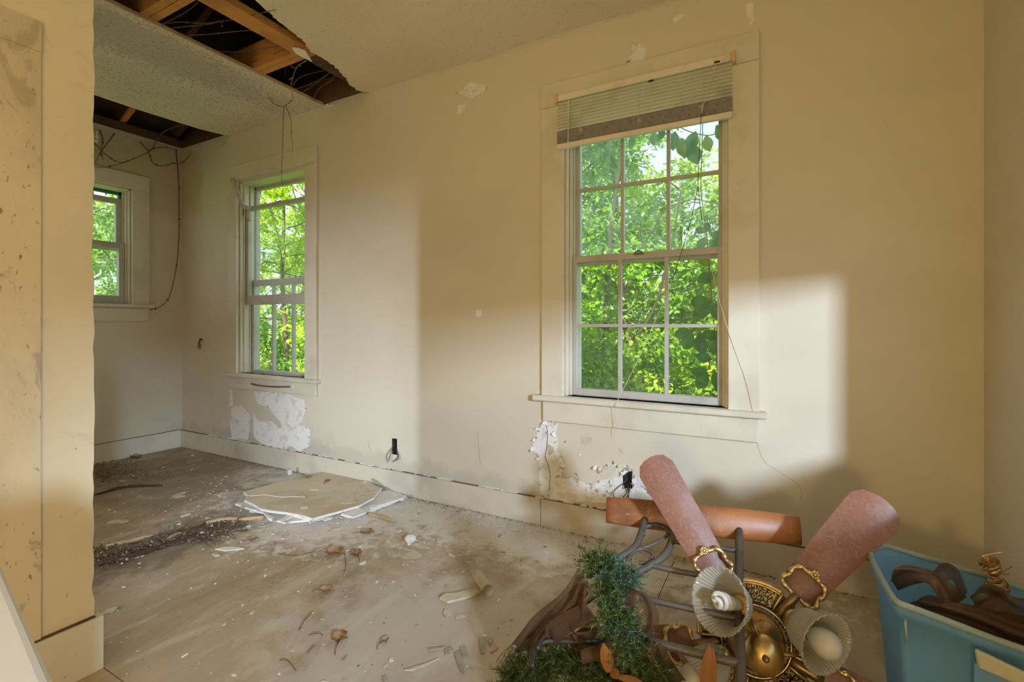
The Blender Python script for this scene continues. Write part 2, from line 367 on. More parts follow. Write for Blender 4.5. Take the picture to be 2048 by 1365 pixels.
# partition with a slightly chipped end
m = MB()
zs = [0]+[.17+i*.045 for i in range(56)]; zs = [z for z in zs if z < H]+[H]
ey = [.722+R.choice([0, 0, 0, .002, -.003, -.006]) for _ in zs]
L_ = [(XP, e, z) for e, z in zip(ey, zs)]
m.prism(L_+[(XP, YR, H), (XP, YR, 0)], (-.13, 0, 0))
part_w = m.build('wall_partition', m_part, kind='structure', label='yellowed cracked partition wall in front on the left')
# boarded-over doorway casing on the partition
m = MB(); m.prism([(XP, .593, .0), (XP, .593, 1.99), (XP, -1.0, 1.99), (XP, -1.0, 0)], (.006, 0, 0))
m.build('door_casing_board', m_partd, part_w)
m = MB(); m.prism([(XP+.006, .593, 1.90), (XP+.006, .593, 1.99), (XP+.006, -1.0, 1.99), (XP+.006, -1.0, 1.90)], (.003, 0, 0))
m.build('door_head_board', m_partd, part_w)
# near half wall with a smooth white cap
a, b = Vector((-.723, .193, .85)), Vector((-.43, .144, .85)); d = (a-b).normalized(); nrm = Vector((d.y, -d.x, 0))
if nrm.y > 0: nrm = -nrm
m = MB(); A = a+d*.14
m.prism([A, b, b+nrm*.22, A+nrm*.22], (0, 0, -.035))
cap = m.build('wall_near', m_white, kind='structure', label='white capped half wall close by at the lower left corner')
bv = cap.modifiers.new('round', 'BEVEL'); bv.width = .008; bv.segments = 3
m = MB(); m.prism([A+nrm*.03, b-d*-.03+nrm*.03, b+d*.03+nrm*.19, A+nrm*.19], (0, 0, -.81)); 
for i, p in enumerate(m.v): m.v[i] = (p[0], p[1], p[2]-.035)
m.build('half_wall_panel', m_white, cap)

# floor: dark base with sheets laid over it, seams open a few millimetres
m = MB(); m.box((XL, YR, -.06), (XR, Y0, -.012)); floor = m.build('floor', m_black, kind='structure', label='dusty painted board floor strewn with plaster chips')
xs = [XL, -3.75, -2.68, -1.884, -1.64, -.42, XR]; 
for i in range(len(xs)-1):
    ys = [YR, -.5, .74, Y0] if i % 2 == 0 else [YR, -.5, .74, Y0] if i == 3 else [YR, -.9, .3, Y0]
    for j in range(len(ys)-1):
        m = MB(); g = .0018; m.box((xs[i]+g, ys[j]+g, -.012), (xs[i+1]-g, ys[j+1]-g, 0)); m.build('floor_panel', m_floor, floor)

# ceiling: boards with two torn-out strips
cz = Vector((0, 0, .013))
def C(px, py): return Pz(px, py, H)
e1 = [C(510, 0), C(545, 33), C(560, 45), C(590, 68), C(612, 87), C(623, 105), C(640, 113), C(655, 122), C(668, 132), C(678, 141), C(690, 156), C(697, 168), C(712, 179), C(722, 183)]
jag = [e1[0]]
for p, q in zip(e1, e1[1:]):
    for k in (1, 2, 3, 4): jag.append(p.lerp(q, k/4)+Vector((R.uniform(-.008, .008), R.uniform(-.008, .008), 0)))
jag.append(Vector((-2.40, Y0, H)))
m = MB()
m.prism([Vector((-2.12, .85, H))]+jag+[Vector((XR, Y0, H)), Vector((XR, YR, H)), Vector((-2.12, YR, H))], cz)
m.prism([(-2.12, YR, H), (-2.12, .85, H), (-2.84, .85, H), (-2.84, YR, H)], cz)
m.prism([(XL, YR, H), (-4.05, YR, H), (-4.05, 1.25, H), (XL, 1.25, H)][::-1], cz)
ceiling = m.build('ceiling', m_ceil, kind='structure', label='cream stippled ceiling with two torn-out strips showing the attic')
m = MB(); ls = [Vector((-2.84+R.uniform(-.003, .003), .85+i*.08, H)) for i in range(20)]; ls = [p for p in ls if p.y < 2.39]
m.prism([Vector((-4.05, YR, H)), Vector((-2.84, YR, H))]+ls+[Vector((-2.84, Y0, H)), Vector((-3.98, Y0, H)), Vector((-4.03, 2.2, H)), Vector((-4.055, 1.8, H))], cz)
m.build('ceiling_board', m_mildew, ceiling)
m = MB(); m.prism([(-2.84, .85, H-.002), (-2.825, .85, H-.002), (-2.826, 2.38, H-.002), (-2.84, 2.38, H-.002)], (0, 0, .016)); m.build('torn_edge', m_wood, ceiling)
m = MB(); m.prism([Vector((-4.05, 1.25, H-.002)), Vector((-4.064, 1.25, H-.002)), Vector((-4.069, 1.8, H-.002)), Vector((-4.044, 2.2, H-.002)), Vector((-3.99, 2.4, H-.002)), Vector((-3.98, 2.4, H-.002)), Vector((-4.03, 2.2, H-.002)), Vector((-4.055, 1.8, H-.002))], (0, 0, .016)); m.build('torn_edge', m_gyp, ceiling)
# hanging flap of ceiling paper and the white lump at the corner
def xy(px, py, z): return Pz(px, py, z)
m = MB(); m.prism([xy(584, 96, H), xy(598, 97, H-.01), xy(612, 104, H-.02), xy(624, 124, H-.035), xy(616, 120, H-.03), xy(600, 112, H-.02), xy(590, 106, H-.01)], (0, 0, .004)); m.build('hanging_flap', m_gyp, ceiling)
m = MB()
for k in range(7):
    p = xy(651+R.uniform(0, 18), 212+R.uniform(-3, 3), H-.004); m.ball(p, R.uniform(.008, .018), 6, sc_=(1.3, 1, .7))
m.build('plaster_lump', m_gyp, ceiling)
# ceiling joists and blocking over the holes
JT = []
for y in (.55, 1.255, 1.862, 2.395):
    for dy in ((0, .042) if y < 2.3 else (-.03,)):
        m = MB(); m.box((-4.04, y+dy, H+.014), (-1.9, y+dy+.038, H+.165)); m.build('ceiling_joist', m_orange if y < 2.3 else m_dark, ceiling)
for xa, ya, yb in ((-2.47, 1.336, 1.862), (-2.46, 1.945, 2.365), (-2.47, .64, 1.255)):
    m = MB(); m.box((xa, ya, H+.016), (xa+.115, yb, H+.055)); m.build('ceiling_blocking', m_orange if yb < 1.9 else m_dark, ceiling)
m = MB(); m.box((XL-.1, YR, H+.02), (XL+.0, Y0+.1, H+.09)); m.build('wall_plate', m_dark, ceiling)
m = MB(); m.box((XL, Y0+.005, H+.014), (XR, Y0+.12, H+.09)); m.build('wall_plate', m_dark, ceiling)
# roof: boards running front to back, rafters under them
roof = empty('roof', (-1.5, -.4, 4.3), 'dark old roof boards and rafters seen through the ceiling holes', kind='structure')
def roofz(x): return 2.83+.44*(x+4.85) if x < -1.55 else 2.83+.44*3.3-.44*(x+1.55)
x = -5.3; k = 0
while x < 1.9:
    x2 = x+.185 if not (x < -1.55 < x+.185) else -1.55
    m = MB(); g = .004; z1, z2 = roofz(x+g), roofz(x2-g-.0001) if x2 != -1.55 else roofz(-1.5501)
    m.add([(x+g, YR-.4, z1), (x2-g, YR-.4, z2), (x2-g, Y0+.45, z2), (x+g, Y0+.45, z1), (x+g, YR-.4, z1+.022), (x2-g, YR-.4, z2+.022), (x2-g, Y0+.45, z2+.022), (x+g, Y0+.45, z1+.022)],
          [(0, 3, 2, 1), (4, 5, 6, 7), (0, 1, 5, 4), (1, 2, 6, 5), (2, 3, 7, 6), (3, 0, 4, 7)])
    m.build('roof_board', m_roof, roof); x = x2; k += 1
for y in (-2.6, -1.8, -1.0, -.2, .6, 1.26, 1.95, 2.36):
    m = MB()
    for xa, xb in ((-5.2, -1.55), (-1.55, 1.85)):
        za, zb = roofz(xa), roofz(xb-.0001); m.prism([(xa, y, za-.002), (xb, y, zb-.002), (xb, y, zb-.11), (xa, y, za-.11)], (0, .045, 0))
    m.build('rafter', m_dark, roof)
m = MB(); m.prism([(-5.0, 1.955, roofz(-5.0)-.113), (-3.2, 1.955, roofz(-3.2)-.113), (-3.2, 1.955, roofz(-3.2)-.135), (-5.0, 1.955, roofz(-5.0)-.135)], (0, .04, 0)); m.build('lit_rafter_edge', m_orange, roof)  # added strip in lit orange, imitates light along the rafter's lower edge
m = MB()
for xa, xb in ((-5.35, -1.55), (-1.55, 1.95)):
    za, zb = roofz(xa)+.024, roofz(xb-.0001)+.024; m.prism([(xa, YR-.42, za), (xb, YR-.42, zb), (xb, YR-.42, zb+.02), (xa, YR-.42, za+.02)], (0, Y0-YR+.9, 0))
m.build('shingle_cover', m_shingle, roof)
for nm, y in (('wall_gable_back', Y0+.06), ('wall_gable_rear', YR-.12)):
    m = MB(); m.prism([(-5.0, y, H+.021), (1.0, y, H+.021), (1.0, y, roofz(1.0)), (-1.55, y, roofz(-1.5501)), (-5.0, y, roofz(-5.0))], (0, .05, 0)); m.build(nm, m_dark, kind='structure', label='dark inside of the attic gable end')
m = MB(); m.box((.82, YR, H), (.87, Y0, roofz(.82)-.01)); m.build('wall_attic_right', m_dark, kind='structure', label='dark attic end above the right wall')
m = MB(); m.box((-5.0, YR, H-.04), (-4.84, Y0+.14, roofz(-5)-.005)); m.build('wall_attic_left', m_dark, kind='structure', label='dark eave board above the far left wall')

# baseboards
def board(name, lo, hi, label, mm=m_base, bev=.004):
    m = MB(); m.box(lo, hi); o = m.build(name, mm, kind='structure', label=label); b_ = o.modifiers.new('edge', 'BEVEL'); b_.width = bev; b_.segments = 2; return o
bb = board('baseboard_back', (XL, Y0-.018, 0), (-1.135, Y0-.001, .148), 'dusty cream baseboard under the window wall')
m = MB(); m.box((-1.13, Y0-.018, 0), (XR, Y0-.001, .147)); m.build('baseboard_board', m_base, bb)
board('baseboard_left', (XL+.001, YR, 0), (XL+.018, Y0-.018, .152), 'cream baseboard along the far left wall', m_trim)
board('baseboard_right', (XR-.018, YR, 0), (XR-.001, Y0-.018, .148), 'cream baseboard behind the blue tub')
m = MB(); m.prism([(XP, -1, 0), (XP, .74, 0), (XP, .74, .168), (XP, -1, .168)], (.018, 0, 0)); m.box((XP-.148, .722, 0), (XP, .74, .168))
o = m.build('baseboard_partition', m_base, kind='structure', label='thick cream baseboard wrapping the partition end')
m = MB(); m.prism([(XP, -1, .1685), (XP, .722, .1685), (XP, .722, .172), (XP, -1, .172)], (.012, 0, 0)); m.build('dirt_line', m_dark, o)
m = MB(); m.box((XL, Y0-.0165, .1485), (XR, Y0-.0008, .1505)); m.build('gap_line', m_dirt, bb)
m = MB(); m.box((XL+.0008, YR, .1522), (XL+.0165, Y0-.02, .1545)); m.build('gap_line', m_dirt, bb)
m = MB()
for k in range(150):
    x = R.uniform(-4.3, -.4); l = abs(R.gauss(0, .03)); m.box((x, Y0-.0185+R.uniform(0, .01), .150), (x+l, Y0-.001, .150+R.uniform(.002, .006)))
m.build('ledge_dust', m_plaster, bb, kind='stuff')
# ceiling tape seam on the window wall
m = MB(); m.prism([(-3.98, Y0-.002, H-.012), (XR, Y0-.002, H-.012), (XR, Y0-.002, H), (-3.98, Y0-.002, H)], (0, .001, 0)); m.build('trim_1', m_trim, kind='structure', label='thin painted seam where window wall meets ceiling')

# ------------------------------------------------------------------ windows
def bevel(o, w_=.003): b_ = o.modifiers.new('edge', 'BEVEL'); b_.width = w_; b_.segments = 1; return o
def make_window(name, label, op, to, cw, top, sill_ext, apron_z, lower, upper, sash_y=(.045, .08), green=False):
    """op: opening (u0,u1,v0,v1); to(u, depth, v): world; lower/upper: (v0, v1, cols, rows); depth is positive towards outside"""
    u0, u1, v0, v1 = op
    def bx(m, u, d, v):   # a box in window coordinates
        ps = [to(u[i], d[j], v[k]) for k in (0, 1) for j in (0, 1) for i in (0, 1)]
        m.add([ps[0], ps[1], ps[3], ps[2], ps[4], ps[5], ps[7], ps[6]], [(0, 3, 2, 1), (4, 5, 6, 7), (0, 1, 5, 4), (1, 2, 6, 5), (2, 3, 7, 6), (3, 0, 4, 7)])
    win = empty(name, to((u0+u1)/2, 0, v0), label, kind='structure')
    def P(nm, u, d, v, mm=m_trim, par=win, bv_=.003):
        m = MB(); bx(m, u, d, v); return bevel(m.build(nm, mm, par), bv_)
    P('side_casing', (u0-cw, u0), (-.026, -.0015), (v0-.005, top-cw-.0015)); P('side_casing', (u1, u1+cw), (-.026, -.0015), (v0-.005, top-cw-.0015))
    P('head_casing', (u0-cw, u1+cw), (-.027, -.0015), (top-cw, top))
    P('window_sill', (u0-cw-.045, u1+cw+.03), (-.055, .05), (v0-.03, v0), bv_=.006)
    P('apron', (u0-cw+.005, u1+cw-.005), (-.022, -.0015), (apron_z, v0-.0315))
    for a, b_ in ((u0, u0+.016), (u1-.016, u1)): P('jamb', (a, b_), (.001, .145), (v0, v1))
    P('head_jamb', (u0, u1), (.001, .145), (v1-.016, v1))
    for a, b_ in ((u0+.016, u0+.028), (u1-.028, u1-.016)): P('stop_bead', (a, b_), (.025, .036), (v0, v1-.016)); P('parting_bead', (a, b_), (.079, .087), (v0, v1-.016))
    P('outer_frame', (u0-.02, u0+.035), (.125, .16), (v0-.04, v1+.02), m_green if green else m_sash)
    P('outer_frame', (u1-.035, u1+.02), (.125, .16), (v0-.04, v1+.02), m_green if green else m_sash)
    P('outer_frame', (u0-.02, u1+.02), (.125, .16), (v1-.04, v1+.03), m_green if green else m_sash)
    P('outer_sill', (u0-.06, u1+.06), (.05, .22), (v0-.05, v0-.006), m_sash)
    for nm, (s0, s1, cs, rs, st, tr, br), dd, gm in (('lower_sash', lower, .040, m_glass), ('upper_sash', upper, .090, m_glassd if name == 'window_1' else m_glass)):
        a, b_ = u0+.017, u1-.017; d = (dd, dd+.035)
        m = MB()
        bx(m, (a, a+st), d, (s0, s1)); bx(m, (b_-st, b_), d, (s0, s1)); bx(m, (a+st, b_-st), d, (s0, s0+br)); bx(m, (a+st, b_-st), d, (s1-tr, s1))
        fr = bevel(m.build(nm, m_sash, win), .0025)
        gw, gh = (b_-a-2*st), (s1-s0-tr-br); mt = .016
        for i in range(1, cs):
            uu = a+st+gw*i/cs; m = MB(); bx(m, (uu-mt/2, uu+mt/2), (dd+.004, dd+.031), (s0+br, s1-tr)); m.build('muntin', m_sash, fr)
        for j in range(1, rs):
            vv = s0+br+gh*j/rs; m = MB(); bx(m, (a+st, b_-st), (dd+.006, dd+.029), (vv-mt/2, vv+mt/2)); m.build('muntin', m_sash, fr)
        for i in range(cs):
            for j in range(rs):
                m = MB(); bx(m, (a+st+gw*i/cs+.001, a+st+gw*(i+1)/cs-.001), (dd+.016, dd+.019), (s0+br+gh*j/rs+.001, s0+br+gh*(j+1)/rs-.001)); m.build('pane', gm, fr)
    return win, P
toB = lambda u, d, v: Vector((u, Y0+d, v))
toL = lambda u, d, v: Vector((XL-d, u, v))
# zero-indexed sash tuples: v0, v1, columns, rows, stile width, top rail, bottom rail
win1, P1 = make_window('window_1', 'large six over six window with a raised blind on the window wall', W1, toB, .127, 2.39, 0, .575,
    (.717, 1.462, 3, 2, .034, .034, .036), (1.415, 2.246, 3, 2, .034, .045, .04))
win2, P2 = make_window('window_2', 'tall window with dropped three light sash above the peeling plaster', W2, toB, .12, 2.385, 0, .577,
    (1.255, 2.055, 1, 1, .04, .03, .075), (.702, 1.46, 3, 1, .036, .05, .02))
win3, P3 = make_window('window_3', 'small window with dark green outer frame on the far wall', W3, toL, .125, 2.338, 0, 1.122,
    (1.264, 1.765, 1, 1, .05, .045, .065), (1.70, 2.135, 1, 1, .05, .045, .04), green=True)
# plain frames of the two windows that let the daylight in from the side and from behind
for nm, lb, (u0, u1, v0, v1), to in (('window_4', 'low wide window in the right wall beside the viewer', (-.55, 1.70, .755, 1.365), lambda u, d, v: Vector((XR+d, u, v))),
                                     ('window_5', 'narrow window in the rear wall beyond the partition', (-2.45, -2.06, .6, 1.42), lambda u, d, v: Vector((u, YR-d, v)))):
    wn = empty(nm, to((u0+u1)/2, 0, v0), lb, kind='structure')
    for pn, ua, ub, va, vb in (('side_casing', u0-.1, u0, v0-.1, v1+.1), ('side_casing', u1, u1+.1, v0-.1, v1+.1), ('head_casing', u0, u1, v1, v1+.1), ('window_sill', u0, u1, v0-.1, v0)):
        m = MB(); ps = [to(u, d, v) for v in (va, vb) for d in (-.02, -.0015) for u in (ua, ub)]
        m.add([ps[0], ps[1], ps[3], ps[2], ps[4], ps[5], ps[7], ps[6]], [(0, 3, 2, 1), (4, 5, 6, 7), (0, 1, 5, 4), (1, 2, 6, 5), (2, 3, 7, 6), (3, 0, 4, 7)]); m.build(pn, m_trim, wn)
    m = MB(); ps = [to(u, d, v) for v in (v0+.001, v1-.001) for d in (.08, .083) for u in (u0+.001, u1-.001)]
    m.add([ps[0], ps[1], ps[3], ps[2], ps[4], ps[5], ps[7], ps[6]], [(0, 3, 2, 1), (4, 5, 6, 7), (0, 1, 5, 4), (1, 2, 6, 5), (2, 3, 7, 6), (3, 0, 4, 7)]); m.build('pane', m_glass, wn)
# sash lock, lift, pulley slots
m = MB(); p = Py(1277, 510, Y0+.04); m.box((p.x-.025, p.y-.005, p.z+.0), (p.x+.025, p.y+.02, p.z+.008)); m.tube([p+Vector((-.018, 0, .012)), p+Vector((.0, -.01, .02)), p+Vector((.018, 0, .012))], .004, 6); m.build('sash_lock', m_iron, win1)
m = MB(); p = Py(557, 405, Y0+.04); m.box((p.x-.03, p.y, p.z), (p.x+.03, p.y+.03, p.z+.012)); m.build('sash_lock', m_iron, win2)
m = MB(); m.tube(spline([(XL-.038, 1.62, 1.30), (XL-.015, 1.63, 1.297), (XL-.012, 1.68, 1.293), (XL-.015, 1.73, 1.297), (XL-.038, 1.74, 1.30)], 5), .004, 6); m.build('sash_lift', m_iron, win3)
for dd in (.02, .06):
    m = MB(); m.box((W2[0]+.0165, Y0+dd, 1.985), (W2[0]+.0175, Y0+dd+.008, 2.045)); m.build('pulley_slot', m_black, win2)

# ------------------------------------------------------------------ the world outside
def leaf_mesh(items, name, m, parent, wid=.32, kind='stuff'):
    """items: (position, direction, normal, length) -> folded leaf blades in one mesh"""
    mb = MB(); V = mb.v; Fc = mb.f
    for p, d, n, l in items:
        s = d.cross(n)
        if s.length < 1e-5: continue
        s = s.normalized()*(l*wid); dn = n*(-l*.07); b = len(V); dx, dy, dz = d.x*l, d.y*l, d.z*l
        px, py, pz = p
        def pt(t, k, h): V.append((px+dx*t+s.x*k+dn.x*h, py+dy*t+s.y*k+dn.y*h, pz+dz*t+s.z*k+dn.z*h))
        pt(0, 0, 0); pt(.30, -.95, -1); pt(.68, -.75, -.6); pt(1, 0, 1.6); pt(.68, .75, -.6); pt(.30, .95, -1)
        Fc.append((b, b+1, b+2, b+3)); Fc.append((b, b+3, b+4, b+5))
    return mb.build(name, m, parent, kind=kind)
def rv(r=R): return Vector((r.gauss(0, 1), r.gauss(0, 1), r.gauss(0, 1))).normalized()
def tree(name, label, x, y, h, rad, nleaf, lm, bm, seed, lean=(0, 0), trunk_r=.09, size=.12, low=.12, group=None, zb=-.75, bare=0):
    r = random.Random(seed)
    t = empty(name, (x, y, zb), label, 'tree' if h > 3 else 'shrub', group)
    base = Vector((x, y, zb)); pts = []
    for i in range(9):
        f = i/8; pts.append(base+Vector((lean[0]*f+r.uniform(-.06, .06)*h*.12, lean[1]*f+r.uniform(-.06, .06)*h*.12, h*f)))
    m = MB(); sp = spline(pts, 4); m.tube(sp, [trunk_r*(1-.8*i/(len(sp)-1)) for i in range(len(sp))], 8)
    m.build('trunk', bm, t, True)
    m = MB(); items = []; tips = []
    nb = 26 if h > 3 else 14
    for k in range(nb):
        f = low+(1-low)*(k+.5)/nb; i = min(len(sp)-2, int(f*(len(sp)-1))); p = sp[i]
        a = k*2.4+r.uniform(-.5, .5); le = rad*(1.15-.75*abs(f-.45))*r.uniform(.7, 1.1)
        d = Vector((math.cos(a), math.sin(a), r.uniform(.0, .7))).normalized()
        br = [p]
        for s in range(1, 6):
            d = (d+rv(r)*.22+Vector((0, 0, .02 if s < 3 else -.10))).normalized(); br.append(br[-1]+d*le/5)
        m.tube(br, [trunk_r*.24*(1-.85*s/5) for s in range(6)], 5)
        for s in range(1, 6):
            for q in range(3):
                d2 = (d+rv(r)*.9).normalized(); e = br[s]+d2*le*r.uniform(.15, .38)
                m.tube([br[s], (br[s]+e)/2+rv(r)*.03, e], [.005, .004, .002], 4); tips.append((br[s], e, s))
    m.build('branches', bm, t, True, kind='stuff')
    for k in range(int(nleaf*3.0)):
        a, b, s = r.choice(tips); u = r.random()
        p = a.lerp(b, .2+.8*u)+rv(r)*r.uniform(.02, .20)
        d = ((b-a).normalized()+rv(r)*.9+Vector((0, 0, -.25))).normalized(); n = (Vector((0, -.25, 1))+rv(r)*.55).normalized()
        n = (n-d*n.dot(d))
        if n.length < .05: continue
        items.append((p, d, n.normalized(), size*.78*r.uniform(.6, 1.25)))
    leaf_mesh(items, 'foliage', lm, t)
    return t
m = MB(); n = 30
rows = [[(-32+44*i/n, 2.6+34*j/n, -.78+.05*math.sin(i*1.3+j*.7)+(.06*j if j > 8 else 0)) for i in range(n+1)] for j in range(n+1)]
m.sheet(rows); ground = m.build('ground', m_grass, True and None, True, kind='structure', label='bright green lawn outside the windows')
m = MB(); rows = [[(XL-30+29.8*i/10, -14+16.6*j/10, -.8) for i in range(11)] for j in range(11)]; m.sheet(rows); m.build('side_ground', m_grass, ground)
m = MB(); poly = ragged([(-17.5, 9.2, -.60), (-14.6, 9.0, -.62), (-13.6, 10.4, -.52), (-15.2, 12.2, -.40), (-18.6, 12.0, -.40)], .5, 3, 'xy'); m.prism(poly, (0, 0, .09)); m.build('bare_soil', m_soil, ground)
# trees seen through the large window
T = [('tall bright green tree nearest the large window, left of its middle', -2.75, 6.6, 6.6, 1.9, 4600, m_leafA, m_bark, .085, .11),
     ('bright tree with a slim trunk in the middle of the large window', -1.95, 7.6, 7.0, 1.35, 3000, m_leafB, m_bark, .07, .12),
     ('blue green tree with leaning dark limb right of the large window', -.75, 8.2, 3.7, 1.6, 1700, m_leafC, m_bark, .08, .13),
     ('yellow green thicket tree low behind the large window', -1.6, 10.0, 4.6, 2.4, 3800, m_leafY, m_bark, .09, .13),
     ('dense green tree far left in the large window view', -4.6, 9.4, 7.6, 2.4, 3600, m_leafA, m_bark, .09, .14),
     ('sparse tall tree against the bright sky in the large window', -4.6, 13.5, 9.5, 2.6, 2300, m_leafC, m_barkp, .11, .16),
     ('broad bright tree furthest behind the large window', -2.6, 17.0, 3.8, 3.0, 3200, m_leafY, m_bark, .12, .2),
     ('green tree at the far right edge of the large window view', .6, 10.2, 3.6, 1.7, 2000, m_leafB, m_bark, .09, .14)]
for i, (lb, x, y, h, rad, n, lm, bm, tr, sz) in enumerate(T):
    tree('leafy_tree', lb, x, y, h, rad, n, lm, bm, 100+i, (R.uniform(-.5, .5), R.uniform(-.3, .3)), tr, sz, .10, 'trees behind the large window')
B = [('low bright shrub below the large window, leftmost', -2.55, 5.4, 1.9, .95, 1500, m_leafA), ('low green shrub below the middle of the large window', -1.5, 5.6, 1.7, .95, 1500, m_leafB),
     ('low yellow green shrub below the right of the large window', -.7, 6.2, 1.7, .95, 1300, m_leafY)]
for i, (lb, x, y, h, rad, n, lm) in enumerate(B):
    tree('leafy_shrub', lb, x, y, h, rad, n, lm, m_bark, 140+i, (0, 0), .03, .10, .05, 'shrubs below the large window')
# trees in the narrow view through the tall window and the small one
T = [('yellow green tree filling the top of the tall window', -8.2, 6.1, 5.6, 1.7, 3400, m_leafY, m_bark, .06, .11),
     ('pale trunked tree at the right of the tall window', -10.4, 8.1, 7.2, 1.9, 2600, m_leafA, m_barkp, .11, .12),
     ('bright tree standing furthest in the tall window view', -15.6, 12.6, 7.5, 2.6, 3600, m_leafY, m_bark, .10, .16),
     ('green tree behind the small window beside its frame', -9.0, 3.9, 5.5, 1.7, 2300, m_leafC, m_bark, .06, .11),
     ('loose pale green tree beyond the small window', -10.6, 5.0, 6.2, 1.9, 2300, m_leafA, m_barkp, .08, .12),
     ('far bright tree beyond the small window', -15.2, 5.6, 7.2, 2.4, 2600, m_leafY, m_bark, .1, .15)]
for i, (lb, x, y, h, rad, n, lm, bm, tr, sz) in enumerate(T):
    tree('leafy_tree', lb, x, y, h, rad, n, lm, bm, 200+i, (R.uniform(-.4, .4), R.uniform(-.3, .3)), tr, sz, .12, 'trees beyond the left windows')
B = [('round bright shrub low in the tall window', -8.7, 6.4, 1.35, .8, 1500, m_leafA), ('dark green shrub low at the right of the tall window', -9.6, 7.3, 1.25, .8, 1300, m_leafB)]
for i, (lb, x, y, h, rad, n, lm) in enumerate(B):
    tree('leafy_shrub', lb, x, y, h, rad, n, lm, m_bark, 240+i, (0, 0), .03, .10, .05, 'shrubs below the tall window')
# overhead wires and a slanting pale pole seen through the tall window
m = MB(); m.tube(spline([(-13, 5.0, 2.7), (-8.4, 5.6, 2.10), (-4.0, 6.6, 1.3)], 8), .009, 5); tag(m.build('outdoor_cable', m_cordd), 'thin dark cable crossing behind the tall window', 'cable')
m = MB(); m.tube([Py(570, 352, 5), Py(588, 372, 5), Py(600, 388, 5.02)], .010, 6); tag(m.build('bare_branch', m_barkp), 'pale bare branch high behind the tall window', 'branch')

m_barkd = mat('dark_tree_bark', (.065, .048, .032), .9, [(8, (.04, .03, .02), .45, .7, 4)], [(30, .4)])
st = empty('slender_tree', (Py(1205, 800, 6.0).x, 6.0, -.78), 'slender dark trunk with a leaning limb just outside the large window', 'tree')
m = MB(); sp = spline([Py(1200, 830, 6.0)+Vector((0, 0, -1.0)), Py(1203, 800, 6.0), Py(1208, 700, 6.0), Py(1214, 560, 6.02), Py(1224, 440, 6.05), Py(1240, 330, 6.1), Py(1252, 200, 6.1)], 6); m.tube(sp, [.042*(1-.55*i/len(sp)) for i in range(len(sp))], 8); m.build('trunk', m_barkd, st, True)
m = MB(); sp = spline([Py(1209, 700, 6.0), Py(1252, 690, 6.05), Py(1290, 650, 6.1), Py(1318, 590, 6.15), Py(1345, 480, 6.2), Py(1362, 380, 6.2)], 6); m.tube(sp, [.024*(1-.6*i/len(sp)) for i in range(len(sp))], 7); m.build('limb', m_barkd, st, True)
m = MB(); sp = spline([Py(1222, 460, 6.05), Py(1262, 510, 6.0), Py(1300, 470, 6.0), Py(1330, 420, 6.0), Py(1380, 400, 6.0)], 6); m.tube(sp, [.016*(1-.6*i/len(sp)) for i in range(len(sp))], 6); m.build('limb', m_barkd, st, True)

# creeper hanging over the large window from outside
cr = empty('virginia_creeper', (-.25, Y0+.24, 2.3), 'dark creeper with large leaves hanging over the right of the large window', 'vine')
m = MB(); YC = Y0+.27
for pts in ([(1340, 240), (1375, 262), (1425, 270), (1455, 240)], [(1405, 240), (1404, 300), (1402, 380), (1412, 460), (1416, 500), (1424, 600), (1432, 700), (1438, 800)], [(1424, 600), (1395, 640), (1385, 665)], [(1432, 700), (1400, 705)], [(1436, 740), (1412, 748)]):
    m.tube(spline([Py(a, b, YC+R.uniform(-.02, .02)) for a, b in pts], 5), .0028, 5)
m.build('stem', m_vine, cr, True)
LF = [(1350, 262, -100, 34, 0), (1362, 275, -80, 38, 1), (1378, 285, -70, 42, 0), (1392, 262, -110, 36, 0), (1330, 258, -120, 28, 0), (1412, 270, -80, 30, 1), (1432, 250, -60, 34, 0), (1310, 262, -100, 26, 0), (1265, 270, -90, 26, 0),
      (1412, 466, 150, 22, 0), (1412, 466, 80, 20, 0), (1418, 470, -10, 34, 0), (1410, 474, -120, 26, 0), (1420, 478, -60, 26, 0),
      (1425, 530, 150, 30, 1), (1430, 545, -150, 34, 0), (1440, 560, -70, 30, 0), (1426, 580, 90, 30, 1), (1424, 606, 175, 40, 0), (1426, 610, -150, 40, 0), (1436, 610, -20, 28, 0), (1430, 605, -80, 34, 0),
      (1388, 664, -170, 36, 0), (1388, 668, -125, 36, 0), (1396, 668, -75, 38, 0), (1404, 664, -20, 34, 0), (1432, 668, -100, 40, 0), (1440, 690, -75, 40, 0), (1425, 720, 165, 30, 0),
      (1414, 742, -170, 28, 0), (1416, 745, -120, 36, 0), (1428, 742, -70, 36, 0), (1438, 735, -40, 28, 1), (1440, 755, -90, 30, 0), (1405, 690, 100, 24, 0)]
for px, py, an, ln, yel in LF:
    y = YC+R.uniform(-.03, .04); p = Py(px, py, y); l = ln*1.25*.00235
    a = math.radians(an); d = Vector((math.cos(a), R.uniform(-.3, .3), math.sin(a))).normalized()
    n = (Vector((R.uniform(-.4, .4), -1, R.uniform(-.2, .5))).normalized()); n = (n-d*n.dot(d)).normalized(); s = d.cross(n)*l*.33
    m = MB(); V = [p]
    prof = [(.12, .35), (.3, .78), (.5, 1), (.68, .9), (.85, .5)]
    mid = [p+d*l*t-n*l*.05*math.sin(t*3) for t, _ in prof]; tip = p+d*l+n*(-l*.12)
    lf = [c+s*w_+n*l*.06 for c, (t, w_) in zip(mid, prof)]; rt = [c-s*w_+n*l*.06 for c, (t, w_) in zip(mid, prof)]
    V += mid+lf+rt+[tip]; f = []
    f += [(0, 1, 6), (0, 11, 1)]
    for i in range(4): f += [(1+i, 2+i, 7+i, 6+i), (2+i, 1+i, 11+i, 12+i)]
    f += [(5, 16, 10), (5, 15, 16)]
    m.add(V, f); m.build('leaf', m_creepy if yel else m_creeper, cr, True)

